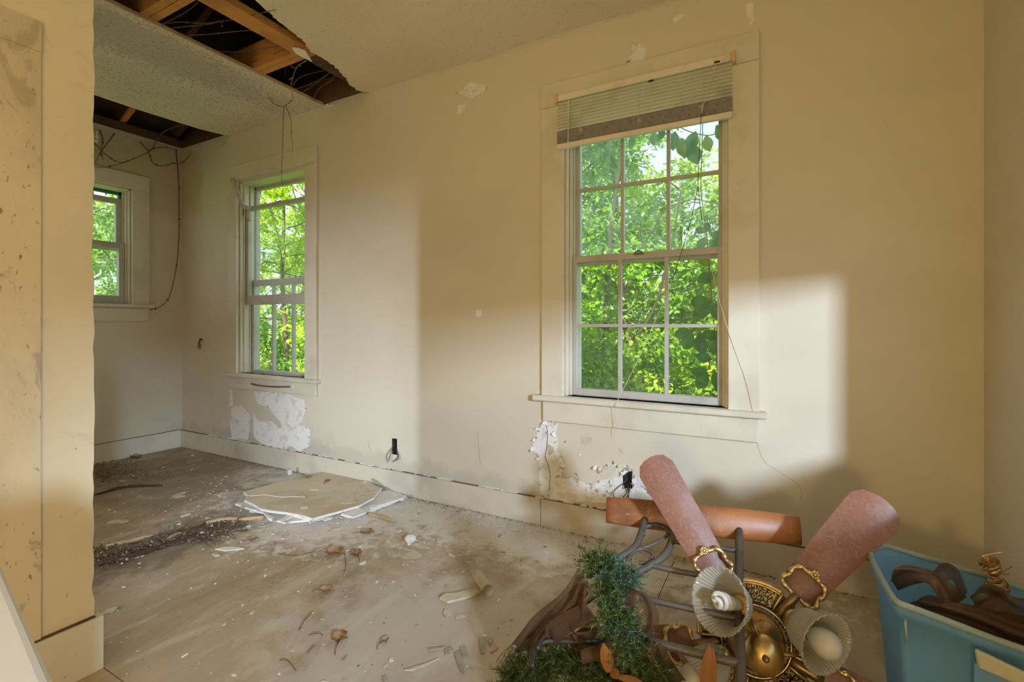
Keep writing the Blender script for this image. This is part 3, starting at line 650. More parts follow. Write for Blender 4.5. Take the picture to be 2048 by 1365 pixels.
# ------------------------------------------------------------------ damage on the walls
def wall_patch(pxs, name='bare_patch', mm=m_plaster, amp=.010, it=3, th=.0012, scale=None, depth=0):
    P = [Py(a, b, Y0-th-depth) for a, b in pxs]
    P = ragged(P, amp, it); m = MB(); m.prism(P, (0, th, 0)); return m.build(name, mm, wall_back), P
def curls(P, n, mm=m_paper, size=(.008, .022)):
    m = MB()
    for _ in range(n):
        i = R.randrange(len(P)); p = P[i].lerp(P[(i+1) % len(P)], R.random()); l = R.uniform(*size); a = R.uniform(0, 2*PI)
        d = Vector((math.cos(a), 0, math.sin(a))); s = Vector((-d.z, 0, d.x))*l*R.uniform(.3, .7)
        m.add([p-s, p+s, p+s*.8+d*l*.6+Vector((0, -l*.35, 0)), p-s*.8+d*l*.6+Vector((0, -l*.4, 0)), p+s*.4+d*l*.8+Vector((0, -l*.9, 0)), p-s*.4+d*l*.7+Vector((0, -l*.95, 0))], [(0, 1, 2, 3), (3, 2, 4, 5)])
    return m.build('paint_curls', mm, wall_back, kind='stuff')
def cr5(L): return [(160+x*.3443, 700+y*.3443) for x, y in L]
_, P = wall_patch(cr5([(880, 340), (930, 320), (985, 380), (975, 522), (880, 530), (870, 430)])); curls(P, 10)
wall_patch(cr5([(868, 230), (882, 240), (886, 332), (868, 330)]), amp=.004)
_, P = wall_patch(cr5([(1012, 245), (1075, 248), (1130, 242), (1300, 290), (1310, 345), (1280, 440), (1335, 450), (1330, 560), (1280, 598), (1220, 560), (1160, 575), (1070, 552), (1010, 505), (1005, 372), (1040, 420), (1110, 412), (1160, 460), (1175, 440), (1095, 330), (1030, 310)])); curls(P, 26)
def cr8(L): return [(1020+x*.1612, 820+y*.1612) for x, y in L]
_, P = wall_patch(cr8([(385, 150), (470, 165), (600, 165), (560, 300), (600, 400), (580, 500), (640, 600), (660, 700), (610, 830), (720, 850), (810, 790), (830, 860), (920, 910), (1000, 945), (1090, 900), (1090, 760), (1190, 690), (1240, 640), (1330, 680), (1455, 700), (1453, 762), (1392, 764), (1392, 982), (1518, 982), (1518, 764), (1464, 762), (1466, 702), (1560, 800), (1640, 960), (1700, 1010), (1800, 1190), (1200, 1160), (820, 1145), (600, 1140), (480, 1090), (380, 1075), (370, 620), (300, 520), (285, 440), (350, 260)])); curls(P, 55, size=(.008, .022)); curls(P, 55, m_plaster, size=(.008, .024)); curls([Pw(*q)+Vector((0, -.003, 0)) for q in cr8([(450, 200), (450, 1050), (640, 900), (1500, 1100), (1000, 1050), (1300, 900)])], 50, m_plaster)
wall_patch(cr8([(465, 420), (540, 470), (545, 530), (480, 570), (462, 500)]), mm=m_paper, depth=.0013, amp=.004)
wall_patch(cr8([(1110, 760), (1190, 690), (1330, 690), (1300, 790), (1200, 860), (1100, 880)]), mm=m_wall, depth=.0013, amp=.006)
m = MB(); m.tube(spline([Pw(*q)+Vector((0, -.002, 0)) for q in cr8([(445, 180), (470, 300), (455, 480), (440, 590), (480, 700), (500, 830), (490, 950), (470, 1080)])], 4), .0016, 4); m.build('wall_crack', m_black, wall_back)
for L_ in ([(1514, 884), (1518, 900), (1530, 925), (1560, 945), (1590, 965), (1604, 985), (1600, 1000)], [(736, 880), (738, 893), (742, 905)], [(955, 866), (958, 905), (961, 930)]):
    m = MB(); m.tube(spline([Pw(*q)+Vector((0, -.0004, 0)) for q in L_], 5), .0006, 4); m.build('hairline_crack', m_dirt, wall_back)
for L_ in ([(925, 180), (940, 165), (972, 172), (968, 185), (945, 196), (930, 192), (914, 184)], [(1254, 125), (1262, 104), (1278, 92), (1293, 97), (1288, 118), (1270, 124)]):
    _, P = wall_patch(L_, 'torn_patch', m_plaster, .004, 2); curls(P, 7, m_plaster, (.012, .03))
for L_ in ([(916, 210), (931, 208), (930, 226), (914, 230)], [(951, 620), (963, 619), (964, 633), (952, 635)], [(1346, 36), (1362, 28), (1372, 30), (1348, 47)], [(1492, 8), (1506, 4), (1508, 40), (1498, 62), (1494, 40)], [(1163, 873), (1184, 876), (1182, 890), (1162, 888)], [(1236, 897), (1245, 899), (1247, 910), (1238, 904)]):
    wall_patch(L_, 'scuffed_patch', m_paper if L_[0][0] > 1100 and L_[0][0] < 1250 else m_plaster, .003, 2)
# torn fringe under the far ceiling hole and the scalloped lump near the top
m = MB()
for k in range(26):
    px = 385+k*2.7; t = (px-375)/80; p = Py(px, 300-20*t, Y0-.002); l = R.uniform(.01, .05); m.prism([p, p+Vector((.012, 0, .004)), p+Vector((.010, -.002, -l)), p+Vector((.004, -.003, -l*1.1))], (0, .0012, 0))
m.build('torn_fringe', m_plaster, wall_back, kind='stuff')
# open outlet holes with loose wires
for i, (o, lb) in enumerate(zip(OUT, ('open outlet hole with dark wires near the tall window', 'open outlet hole with cut wires under the large window'))):
    x0, x1, z0, z1 = o; e = empty('outlet_box', ((x0+x1)/2, Y0+.02, (z0+z1)/2), lb, 'outlet')
    m = MB(); g = .0008
    m.box((x0+g, Y0+.045, z0+g), (x1-g, Y0+.048, z1-g)); m.box((x0+g, Y0+.001, z0+g), (x0+.003, Y0+.045, z1-g)); m.box((x1-.003, Y0+.001, z0+g), (x1-g, Y0+.045, z1-g)); m.box((x0+g, Y0+.001, z0+g), (x1-g, Y0+.045, z0+.003)); m.box((x0+g, Y0+.001, z1-.003), (x1-g, Y0+.045, z1-g))
    m.build('metal_box', m_metalbox, e)
    cx, czz = (x0+x1)/2, (z0+z1)/2
    for k in range(4):
        m = MB(); s = R.choice((-1, 1)); a = Vector((cx+R.uniform(-.012, .012), Y0+.04, czz+R.uniform(-.01, .02)))
        m.tube(spline([a, a+Vector((s*.01, -.04, -.02)), a+Vector((s*R.uniform(.0, .05)-(.02 if i == 1 else 0), -.058, -.05-R.uniform(0, .03))), a+Vector((s*.02-(.03 if i == 1 else 0), -.075, -.075-R.uniform(0, .03)))], 4), .0022, 6); m.build('wire', m_cordd if k % 2 else m_iron, e, True)
# nail holes and hooks
m = MB()
for px, py in ((868, 296), (940, 480)): pass
# dangling plug of wires on the wall between far corner and tall window
m = MB(); p = Pw(405, 683)
for k in range(3): m.tube(spline([p+Vector((0, .005, 0)), p+Vector((R.uniform(-.01, .02), -.02, .02)), p+Vector((R.uniform(-.04, .02), -.025, -.04-R.uniform(0, .04)))], 4), .003, 5)
tag(m.build('wire_stub', m_cordd), 'dark stub of cut wires sticking out left of the tall window', 'wire')

# ------------------------------------------------------------------ raised blind and its cords
bl = empty('window_blind', (-.605, Y0-.03, 2.07), 'dusty vinyl blind pulled part way up across the large window', 'blind')
bx0, bx1 = -1.02, -.175; yb = Y0-.045
m = MB(); m.box((bx0+.005, yb-.012, 2.268), (bx1-.005, yb+.018, 2.303)); bevel(m.build('head_rail', m_blind, bl), .003)
for a in (bx0-.013, bx1-.005):
    m = MB(); m.box((a, yb-.016, 2.262), (a+.018, yb+.022, 2.308)); bevel(m.build('bracket', m_bracket, bl), .003)
zt = [2.258-i*.0168 for i in range(10)]
for z in zt:
    m = MB(); tilt = -.0038; rows = [[(x, yb-.012+.024*j/4, z-tilt+2*tilt*j/4*1.0+.0048*math.sin(PI*j/4)) for j in range(5)] for x in (bx0+.002, bx1-.002)]
    rows2 = [[(p[0], p[1], p[2]-.0009) for p in r_] for r_ in rows]; m.sheet(rows); m.sheet(rows2); m.build('slat', m_blind, bl, True)
for i in range(20):
    z = 2.1035-i*.0029; j = R.uniform(-.001, .001); m = MB(); m.box((bx0+.002+j, yb-.013, z-.0011), (bx1-.002+j, yb+.012, z+.0003)); m.build('slat', m_blindg, bl)
m = MB(); m.box((bx0, yb-.014, 2.018), (bx1, yb+.013, 2.045)); bevel(m.build('bottom_rail', m_blind, bl), .004)
for px in (1161, 1277, 1404): m = MB(); m.tube([Py(px, 205 if px < 1200 else 170 if px < 1300 else 140, yb-.015)*1, Py(px, 268 if px < 1200 else 250 if px < 1300 else 225, yb-.016)], .0012, 5); m.build('ladder_cord', m_cord, bl)
for px, py in ((1161, 262), (1279, 240), (1401, 216)):
    m = MB()
    for k in range(5): c = Py(px, py, yb-.018); m.tube(spline([c+Vector((R.uniform(-.012, .012), R.uniform(-.006, 0), R.uniform(-.015, .015))) for _ in range(4)], 4), .0009, 4)
    m.build('cord_knot', m_cord, bl)
m = MB(); m.tube([Py(1137, 198, yb-.02), Py(1136, 290, yb-.02), Py(1133, 490, yb-.012)], .003, 6); m.build('tilt_wand', m_blind, bl)
for px in (1302, 1434):
    m = MB(); p = Py(px, 162 if px < 1400 else 124, yb-.013); m.box((p.x-.012, p.y-.001, p.z-.004), (p.x+.012, p.y, p.z+.004)); m.build('cord_slot', m_black, bl)
m = MB(); m.tube(spline([Py(1432, 128, yb-.018), Py(1418, 170, yb-.02), Py(1402, 228, yb-.02)], 5), .0016, 5); m.build('pull_cord', m_cord, bl)
m = MB(); yc = Y0-.025
m.tube(spline([Py(1402, 228, yb-.02), Py(1398, 320, yc), Py(1396, 372, yc), Py(1404, 440, yc)], 6), .0016, 5)
m.tube(spline([Py(1396, 372, yc), Py(1378, 455, yc), Py(1345, 560, yc)], 6), .0015, 5); m.build('pull_cord', m_cordd, bl)
m = MB()
m.tube(spline([Py(1345, 560, yc), Py(1290, 690, yc), Py(1235, 802, Y0-.058), Py(1231, 812, Y0-.062), Py(1230, 875, Y0-.03)], 6), .0012, 5)
m.tube(spline([Py(1404, 440, yc), Py(1428, 560, yc), Py(1458, 666, Y0-.03), Py(1488, 750, Y0-.03), Py(1518, 826, Y0-.062)], 6), .0012, 5); m.build('pull_cord', m_cord, bl)

# rag twisted round the top left corner of the tall window
rg = empty('cloth_strip', Py(480, 390, Y0-.03), 'twisted dirty white cloth strip hanging at the top corner of the tall window', 'cloth')
m = MB()
sp = spline([Py(465, 358, Y0-.03), Py(470, 372, Y0-.04), Py(478, 392, Y0-.035), Py(486, 412, Y0-.02), Py(500, 416, Y0+.02), Py(502, 414, Y0+.03)], 6)
m.tube(sp, [.022*(.55+.35*math.sin(i*1.1)**2) if i < len(sp)*.75 else .008 for i in range(len(sp))], 7); m.build('twisted_strip', m_rag, rg, True)
m = MB(); sp = spline([Py(499, 414, Y0+.02), Py(497, 430, Y0+.025), Py(500, 442, Y0+.03)], 6); m.tube(sp, [.010+.006*math.sin(PI*i/len(sp)) for i in range(len(sp))], 7); m.build('hanging_end', m_rag, rg, True)
# towel bar stub on the apron of the tall window, and bits on its sill
tb = empty('rusty_bar', Py(545, 774, Y0-.03), 'rusty thin bar with flanged end fixed under the tall window sill', 'bar')
m = MB(); m.tube(spline([Py(503, 768, Y0-.03), Py(515, 771, Y0-.035), Py(545, 774, Y0-.035), Py(580, 774, Y0-.03)], 5), .006, 7); m.build('bar', m_vine, tb, True)
m = MB(); p = Py(582, 774, Y0-.03); m.lathe([(.008, 0), (.022, 0), (.022, .006), (.012, .010)], 10, Matrix.Translation(p+Vector((0, .011, 0))) @ Matrix.Rotation(PI/2, 4, 'X')); m.build('flange', m_trim, tb, True)
for i, (px, py, lb) in enumerate(((537, 742, 'brown seed on the tall window sill, leftmost of three'), (555, 744, 'brown seed on the tall window sill, middle of three'), (611, 752, 'brown seed on the tall window sill, rightmost of three'))):
    m = MB(); p = Pz(px, py, .708); p.y = min(p.y, Y0+.03); m.ball(p, .0125, 8, sc_=(1.3, 1, .75)); tag(m.build('seed', m_leafd, None, True), lb, 'seed', 'seeds on the window sill')
m = MB(); p = Pz(488, 741, .705); p.y = Y0-.01; m.add(ragged([p+Vector((-.02, -.01, 0)), p+Vector((.02, -.012, 0)), p+Vector((.024, .012, 0)), p+Vector((-.01, .015, .012))], .004, 1, 'xy'), [tuple(range(8))]); tag(m.build('paint_scrap', mat('turquoise_scrap', (.18, .42, .36))), 'tiny turquoise scrap at the left end of the tall window sill', 'scrap')

# ------------------------------------------------------------------ iron chair lying against the fan, its back rail towards the wall
c0, c1, c2 = Pz(1213, 1020, .42), Pz(1600, 1062, .42), Pz(1478, 1365, .25)
pn = (c1-c0).cross(c2-c0).normalized()
def Pc(px, py, off=0):
    r = ray(px, py); o = Vector((0, 0, CH)); return o+r*((c0+pn*off-o).dot(pn)/r.dot(pn))
if pn.z < 0: pn = -pn
ch = empty('metal_chair', (c2.x, c2.y, 0), 'overturned iron chair with scrolled back and orange stained top rail', 'chair')
# crest: a bowed board, convex towards the room
ax = (c1-c0).normalized(); up_ = pn; m = MB(); rows_f = []; NB = 20
toward = (Vector((0, 0, CH))-(c0+c1)/2).normalized(); fr = (toward-ax*toward.dot(ax)).normalized(); hgt = ax.cross(fr).normalized()
if hgt.z < 0: hgt = -hgt
L0 = (c1-c0).length; vs = []
for i in range(NB+1):
    t = i/NB; bow = .018*math.sin(PI*t); ctr = c0+ax*(L0*t)+fr*bow
    hh = .050-.006*abs(2*t-1)**3
    ring = []
    for k in range(16):
        a = 2*PI*k/16; ring.append(ctr+hgt*(hh*math.copysign(abs(math.sin(a))**.8, math.sin(a)))+fr*(.018*math.copysign(abs(math.cos(a))**.9, math.cos(a))))
    vs += ring
m.add(vs, [(i*16+k, i*16+(k+1) % 16, (i+1)*16+(k+1) % 16, (i+1)*16+k) for i in range(NB) for k in range(16)]+[tuple(range(15, -1, -1)), tuple(range(NB*16, NB*16+16))])
m.build('crest_rail', m_crest, ch, True)
m_irond = mat('blackened_iron', (.045, .038, .032), .55, metal=.2)
def rod(nm, pxs, r, off=0, n=6, extra=(), mm=m_iron):
    m = MB(); pts = [Pc(a, b, off) for a, b in pxs]+[Vector(e) for e in extra]; m.tube(spline(pts, n), r, 10); return m.build(nm, mm, ch, True)
q = Pc(1478, 1365); q2 = q+(q-Pc(1478, 1300)).normalized()*.22
rod('upright', [(1478, 1056), (1478, 1130), (1477, 1220), (1480, 1300), (1482, 1365)], .0125, .0, 6, [q2])
rod('upright', [(1291, 1036), (1282, 1068), (1272, 1092), (1252, 1108), (1228, 1122), (1190, 1142), (1178, 1152)], .0115)
rod('upright', [(1346, 1070), (1342, 1085), (1335, 1103), (1322, 1118), (1300, 1132), (1264, 1154), (1232, 1182), (1222, 1196)], .0115)
rod('rung', [(1340, 1083), (1400, 1091), (1478, 1103)], .0075); rod('rung', [(1301, 1131), (1340, 1140), (1392, 1150), (1478, 1165)], .0085)
rod('rung', [(1215, 1183), (1303, 1201), (1417, 1226), (1478, 1238)], .0095); rod('rung', [(1200, 1262), (1317, 1288), (1400, 1309), (1480, 1328)], .0110)
rod('scroll', [(1288, 1071), (1287, 1062), (1292, 1054), (1308, 1051), (1326, 1055), (1335, 1064), (1332, 1074), (1318, 1083), (1296, 1093), (1272, 1099)], .006)
rod('scroll', [(1253, 1128), (1260, 1112), (1272, 1101), (1288, 1099), (1302, 1106), (1305, 1115), (1298, 1124), (1288, 1127), (1277, 1126)], .0055)
rod('hoop', [(1195, 1190), (1160, 1215), (1125, 1238), (1095, 1262), (1074, 1300)], .006, -.03, 6, (), m_irond)
rod('hoop', [(1064, 1335), (1068, 1305), (1082, 1288), (1105, 1282), (1160, 1284), (1230, 1278)], .007, -.04, 6, (), m_irond)

# ------------------------------------------------------------------ ceiling fan standing on the floor on its motor, blades up
tt, yw = math.radians(20), math.radians(8)
Hc = Pz(1509, 1278, .2); fn = Vector((math.sin(yw)*math.cos(tt), -math.cos(tt)*math.cos(yw), math.sin(tt))); fu = Vector((math.cos(yw), math.sin(yw), 0)); fv = fn.cross(fu)
FM = Matrix(((fu.x, fv.x, fn.x, Hc.x), (fu.y, fv.y, fn.y, Hc.y), (fu.z, fv.z, fn.z, Hc.z), (0, 0, 0, 1)))
fan = empty('ceiling_fan', (Hc.x, Hc.y, 0), 'brass ceiling fan with rosewood blades dumped on the floor beside the tub', 'fan')
T = Matrix.Translation; RZ = lambda a: Matrix.Rotation(a, 4, 'Z'); RX = lambda a: Matrix.Rotation(a, 4, 'X'); RY = lambda a: Matrix.Rotation(a, 4, 'Y')
BA = [math.radians(a) for a in (122.5, 50, -21.5, 195, 267)]
m = MB(); m.lathe([(.02, -.19), (.075, -.185), (.10, -.16), (.118, -.11), (.122, -.05), (.145, -.03), (.147, -.012), (.138, -.006), (.03, -.006)], 40, FM); m.build('motor_housing', m_brassd, fan, True)
m = MB(); m.lathe([(.10, -.004), (.136, -.004), (.136, -.002), (.10, -.002)], 40, FM, cap=False); m.build('dark_recess', m_band, fan)
for k in range(5):   # filigree panels between the arms
    a0 = BA[k]-math.radians(36) if k != 4 else BA[4]-math.radians(36)
    m = MB()
    rim = [(.150*math.cos(a0+math.radians(d)), .150*math.sin(a0+math.radians(d)), .008) for d in range(-27, 28, 3)]
    inn = [(.088*math.cos(a0+math.radians(d)), .088*math.sin(a0+math.radians(d)), .008) for d in range(-27, 28, 3)]
    m.tube([FM @ Vector(p) for p in rim], .0065, 6); m.tube([FM @ Vector((p[0]*.955, p[1]*.955, .010)) for p in rim], .0028, 5)
    for s in (0, -1): m.tube([FM @ Vector(inn[s]), FM @ Vector(rim[s])], .0038, 6)
    pf = m.build('vent_panel', m_gold, fan, True)
    m = MB()
    for ir, rr in enumerate((.098, .111, .124, .136)):
        nn = 5+ir
        for j in range(nn):
            d = a0+math.radians(-24+48*(j+.5)/nn); c = Vector((rr*math.cos(d), rr*math.sin(d), .007)); sgn = 1 if (j+ir) % 2 else -1; ph = R.uniform(0, 6)
            pts = [FM @ (c+Vector((math.cos(ph+sgn*t*.75), math.sin(ph+sgn*t*.75), 0))*(.0078-.00078*t)+Vector((0, 0, .0004*t))) for t in range(9)]
            m.tube(pts, .0019, 5); m.ball(FM @ (c+Vector((.0, 0, .003))), .0026, 6)
    m.build('scroll_filigree', m_gold, pf, True, kind='stuff')
m = MB(); m.lathe([(.070, .0), (.094, .0), (.098, .010), (.094, .022), (.078, .024), (.070, .020)], 40, FM, cap=False); m.build('black_ring', m_band, fan, True)
m = MB()
for j in range(40):
    a = 2*PI*j/40; m.tube([FM @ Vector((.079*math.cos(a), .079*math.sin(a), .0255)), FM @ Vector((.085*math.cos(a), .085*math.sin(a), .0245))], .0014, 4)
m.lathe([(.0875, .0235), (.0895, .026), (.0915, .0235)], 40, FM, cap=False); m.build('ring_trim', m_gold, fan, True)
m = MB(); m.lathe([(.078, .018), (.076, .024), (.060, .038), (.040, .060), (.028, .075), (.028, .10)], 32, FM); m.build('switch_housing', m_brass, fan, True)
m = MB(); B0 = FM @ T((.008, -.008, .125)); m.lathe([(.004, -.05), (.025, -.046), (.043, -.027), (.050, .0), (.046, .022), (.034, .039), (.018, .047), (.004, .049)], 32, B0); m.build('fitter_ball', m_brass, fan, True)
m = MB(); m.lathe([(.004, .046), (.008, .048), (.009, .056), (.006, .060), (.007, .066), (.002, .071)], 12, B0); m.build('finial', m_brassd, fan, True)
m = MB(); pts = spline([FM @ Vector(p) for p in ((-.02, .05, .10), (.02, .06, .06), (.06, .045, .06), (.085, .055, .05))], 10); m.tube(pts, .0012, 4)
for p in pts[::2]: m.ball(p, .0022, 6)
m.build('pull_chain', m_brassd, fan, True)
# blades and blade irons
def blade(ang, r0, r1, w0, w1, pitch, withblade=True, nm='blade'):
    M = FM @ RZ(ang-PI/2)
    if withblade:
        ns = 14; vs = []; Mb = M @ T((0, r0, .0)) @ RY(pitch)
        for s_, zz in ((0, -.003), (1, .003)):
            for i in range(ns+1):
                t = i/ns; y = (r1-r0)*t; wd = w0+(w1-w0)*min(1, t*1.15)
                if t > .90: wd *= 1-.26*((t-.90)/.10)**3
                if t < .06: wd *= .78+.22*(t/.06)
                for x in (-.5, -.25, 0, .25, .5):
                    ex = .012*(1-(2*x)**2) if i == ns else 0
                    vs.append(Vector((x*wd, y+ex, zz-.010*(2*x)**2)))
        n5 = 5; f = []; off = (ns+1)*5
        for i in range(ns):
            for j in range(4):
                a = i*5+j; f.append((a, a+5, a+6, a+1)); f.append((off+a, off+a+1, off+a+6, off+a+5))
            f.append((i*5, off+i*5, off+i*5+5, i*5+5)); f.append((i*5+4, i*5+9, off+i*5+9, off+i*5+4))
        for j in range(4): f.append((j, j+1, off+j+1, off+j)); k = ns*5+j; f.append((k, off+k, off+k+1, k+1))
        m = MB(); m.add([Mb @ v for v in vs], f); o_ = m.build(nm, m_blade, fan, True); es = o_.modifiers.new('edges', 'EDGE_SPLIT'); es.split_angle = .7
    # iron: flattened stem, then an open scalloped loop lying on the blade
    Mi = M @ RY(pitch*.6)
    m = MB(); m.tube([M @ Vector(p) for p in ((0, .085, .004), (0, .115, .010), (0, .150, .016), (0, .172, .014))], [.0125, .0135, .013, .012], 10)
    iron = m.build('blade_iron', m_brassd, fan, True)
    out = [(0, .165), (-.016, .170), (-.040, .172), (-.050, .186), (-.043, .204), (-.047, .222), (-.036, .240), (-.018, .243), (0, .250), (.018, .243), (.036, .240), (.047, .222), (.043, .204), (.050, .186), (.040, .172), (.016, .170)]
    m = MB(); sp = spline([Mi @ Vector((x, y, .012)) for x, y in out+[out[0]]], 5)[:-1]
    m.tube(sp, [.0068+.0018*math.sin(i*.9) for i in range(len(sp))], 8, closed=True); m.build('scalloped_loop', m_gold, iron, True)
    m = MB(); c = Vector((0, .250, .017))
    for j in range(8):
        a = 2*PI*j/8; m.ball(Mi @ (c+Vector((.0085*math.cos(a), .0085*math.sin(a), 0))), .0055, 8)
    m.ball(Mi @ (c+Vector((0, 0, .003))), .0055, 8); m.build('rosette', m_gold, iron, True)
blade(BA[0], .165, .552, .096, .122, .10); blade(BA[1], .165, .535, .100, .138, -.10); blade(BA[2], .165, .30, .096, .122, .1)
blade(BA[3], .165, .53, .096, .122, .1); blade(BA[4], .165, .5, .1, .1, 0, False)
# glass shades on their arms
def shade(neck, mouth, r_m, kind, arm):
    n0 = FM @ Vector(neck); o = FM @ Vector(mouth); ax = (o-n0); L = ax.length
    M = Matrix.Translation(n0) @ ax.to_track_quat('Z', 'Y').to_matrix().to_4x4()
    m = MB(); pts = spline([FM @ Vector(p) for p in arm]+[n0], 6); m.tube(pts, .0058, 8); a_ = m.build('light_arm', m_brassd, fan, True)
    m = MB(); m.lathe([(.008, -.016), (.022, -.014), (.028, -.004), (.029, .012), (.026, .014)], 20, M); m.build('shade_holder', m_brass, fan, True)
    m = MB(); n = 96; prof = [(.026, .0), (.036, .10*L), (.42*r_m+.018, .30*L), (.58*r_m+.012, .55*L), (.74*r_m+.006, .78*L), (.93*r_m, .95*L), (r_m, 1.0*L)]
    vs = []
    for i, (r_, z) in enumerate(prof):
        for j in range(n):
            rr = r_+(.0011 if j % 2 else -.0011)*(1 if i else 0)
            if i == len(prof)-1: rr += .002*math.cos(j*PI/2)
            vs.append(M @ Vector((rr*math.cos(2*PI*j/n), rr*math.sin(2*PI*j/n), z)))
    m.add(vs, [(i*n+j, i*n+(j+1) % n, (i+1)*n+(j+1) % n, (i+1)*n+j) for i in range(len(prof)-1) for j in range(n)])
    so = m.build('glass_shade', m_shade, fan); sl = so.modifiers.new('thick', 'SOLIDIFY'); sl.thickness = .0022
    m = MB()
    for j in range(48): m.ball(M @ Vector((r_m*math.cos(2*PI*j/48), r_m*math.sin(2*PI*j/48), L)), .0022, 6)
    m.build('beaded_rim', m_shade, so, True)
    m = MB(); m.lathe([(.014, .008), (.016, .03), (.016, .045), (.019, .05), (.019, .07 if kind == 'cfl' else .052), (.010, .072 if kind == 'cfl' else .054)], 16, M); m.build('bulb_base', m_cfl if kind == 'cfl' else m_brassd, fan, True)
    m = MB()
    if kind == 'cfl':
        for ph in (0, PI):
            pts = [M @ Vector((.0165*math.cos(ph+t*.42)*(1 if t < 13 else 1-(t-13)*.2), .0165*math.sin(ph+t*.42)*(1 if t < 13 else 1-(t-13)*.2), .070+t*.0026)) for t in range(19)]; m.tube(pts, .0068, 8)
        m.build('spiral_tube', m_cfl, fan, True)
    else: m.lathe([(.012, .045), (.018, .058), (.030, .078), (.0345, .10), (.032, .118), (.020, .134), (.004, .140)], 24, M); m.build('bulb', m_bulb, fan, True)
shade((-.040, .092, .105), (-.100, .106, .185), .083, 'cfl', [(.0, .03, .135), (-.012, .055, .150), (-.03, .085, .11)])
shade((.092, .076, .070), (.150, .046, .150), .076, 'bulb', [(.05, -.002, .120), (.085, .005, .115), (.098, .035, .085), (.092, .058, .072)])
shade((-.085, -.040, .085), (-.160, -.098, .115), .068, 'bulb', [(-.035, -.035, .125), (-.06, -.048, .115), (-.078, -.045, .092)])
shade((.075, -.095, .075), (.125, -.165, .105), .066, 'bulb', [(.02, -.045, .13), (.04, -.07, .11), (.06, -.085, .085)])

# ------------------------------------------------------------------ pine garland and its brown mesh ribbon, slumped over the chair
def needles(m, path, rad, n, ln, r=R, droop=0):
    for k in range(n):
        i = r.randrange(len(path)-1); p = path[i].lerp(path[i+1], r.random()); t = (path[i+1]-path[i]).normalized()
        # a bottle-brush twig leaving the wire
        q = rv(r); q = (q-t*q.dot(t)*.5+t*r.choice((-.4, .4))).normalized(); L = rad*r.uniform(.35, 1.3); tip = p+q*L+Vector((0, 0, -.18*L))
        for s in range(34):
            f = r.uniform(.05, 1); b = p.lerp(tip, f); d = (q*.75+rv(r)).normalized(); l = ln*r.uniform(.55, 1.1)*(1-.35*f); w_ = d.cross(rv(r)).normalized()*.0012
            m.add([b-w_, b+w_, b+d*l], [(0, 1, 2)])
g1 = [Pz(1190, 1118, .47), Pz(1205, 1140, .45), Pz(1215, 1180, .40), Pz(1228, 1225, .36), Pz(1250, 1262, .32), Pz(1278, 1300, .27), Pz(1305, 1345, .22), Pz(1330, 1400, .16)]
g2 = [Pz(1015, 1362, .05), Pz(1050, 1345, .09), Pz(1085, 1330, .12), Pz(1130, 1318, .16), Pz(1180, 1335, .16), Pz(1240, 1362, .17), Pz(1300, 1395, .16)]
g3 = [Pz(1208, 1140, .45), Pz(1240, 1150, .44), Pz(1265, 1162, .42)]
ga = empty('pine_garland', (g2[3].x, g2[3].y, 0), 'artificial pine garland heaped in front of the overturned chair', 'garland')
P1_, P2_, P3_ = spline(g1, 6), spline(g2, 6), spline(g3, 6)
m = MB()
for P_ in (P1_, P2_, P3_): m.tube(P_, .004, 5)
m.build('wire', m_dirt, ga)
m = MB(); needles(m, P1_, .060, 470, .027); m.build('needles', m_needle, ga, kind='stuff')
m = MB(); needles(m, P2_, .068, 600, .031); m.build('needles', m_needle, ga, kind='stuff')
m = MB(); needles(m, P3_, .052, 130, .024); needles(m, P1_[19:25], .058, 45, .025); m.build('frosted_needles', m_needleb, ga, kind='stuff')
def husk(p, d, l, wd, nm='husk'):
    d = d.normalized(); s = d.cross((Vector((0, 0, CH))-p).normalized()).normalized(); n = s.cross(d)
    m = MB(); rows = []
    for i in range(9):
        t = i/8; w_ = wd*math.sin(PI*min(1, .12+t*.9))**.8*(1 if i < 8 else .15); c = p+d*l*t+n*(.25*l*t*t)
        rows.append([c+s*w_*x+n*(w_*.35*(1-abs(x))) for x in (-1, -.5, 0, .5, 1)])
    m.sheet(rows); return m, nm
hk = empty('corn_husk_spray', Pz(1215, 1330, .22), 'dry orange husk spray tucked in the middle of the pine garland', 'ornament')
for a, b, l, wd in (((1217, 1345, .22), (1206, 1285, .30), .10, .014), ((1222, 1340, .22), (1220, 1296, .27), .06, .008), ((1222, 1352, .21), (1242, 1340, .24), .045, .013), ((1236, 1355, .21), (1275, 1362, .21), .06, .008)):
    p, q = Pz(*a), Pz(*b); m, nm = husk(p, q-p, l, wd); m.build(nm, m_husk, hk, True)
hk = empty('corn_husk_spray', Pz(1420, 1400, .22), 'dry orange husk spray standing in front of the chair upright', 'ornament')
for a, b, l, wd in (((1412, 1400, .22), (1418, 1310, .30), .115, .017), ((1424, 1400, .22), (1426, 1312, .30), .11, .010), ((1404, 1400, .22), (1412, 1325, .28), .09, .008)):
    p, q = Pz(*a), Pz(*b); m, nm = husk(p, q-p, l, wd); m.build(nm, m_husk, hk, True)
def ribbon(ctrs, widths, n=8, wave=.0, folds=2.0):
    """centre line + half-width vectors -> rippled strip"""
    C_ = spline(ctrs, 8); W_ = spline(widths, 8); rows = []
    for i, (c, w_) in enumerate(zip(C_, W_)):
        nn = w_.cross((C_[min(i+1, len(C_)-1)]-C_[max(i-1, 0)])); nn = nn.normalized() if nn.length > 1e-9 else Vector((0, 0, 1))
        rows.append([c+w_*(2*j/n-1)+nn*(wave*math.sin(folds*PI*(2*j/n-1)+i*.15)) for j in range(n+1)])
    return rows
rb = empty('mesh_ribbon', Pz(1120, 1250, .2), 'brown mesh ribbon trailing frayed from the top of the pine garland', 'ribbon')
V = Vector
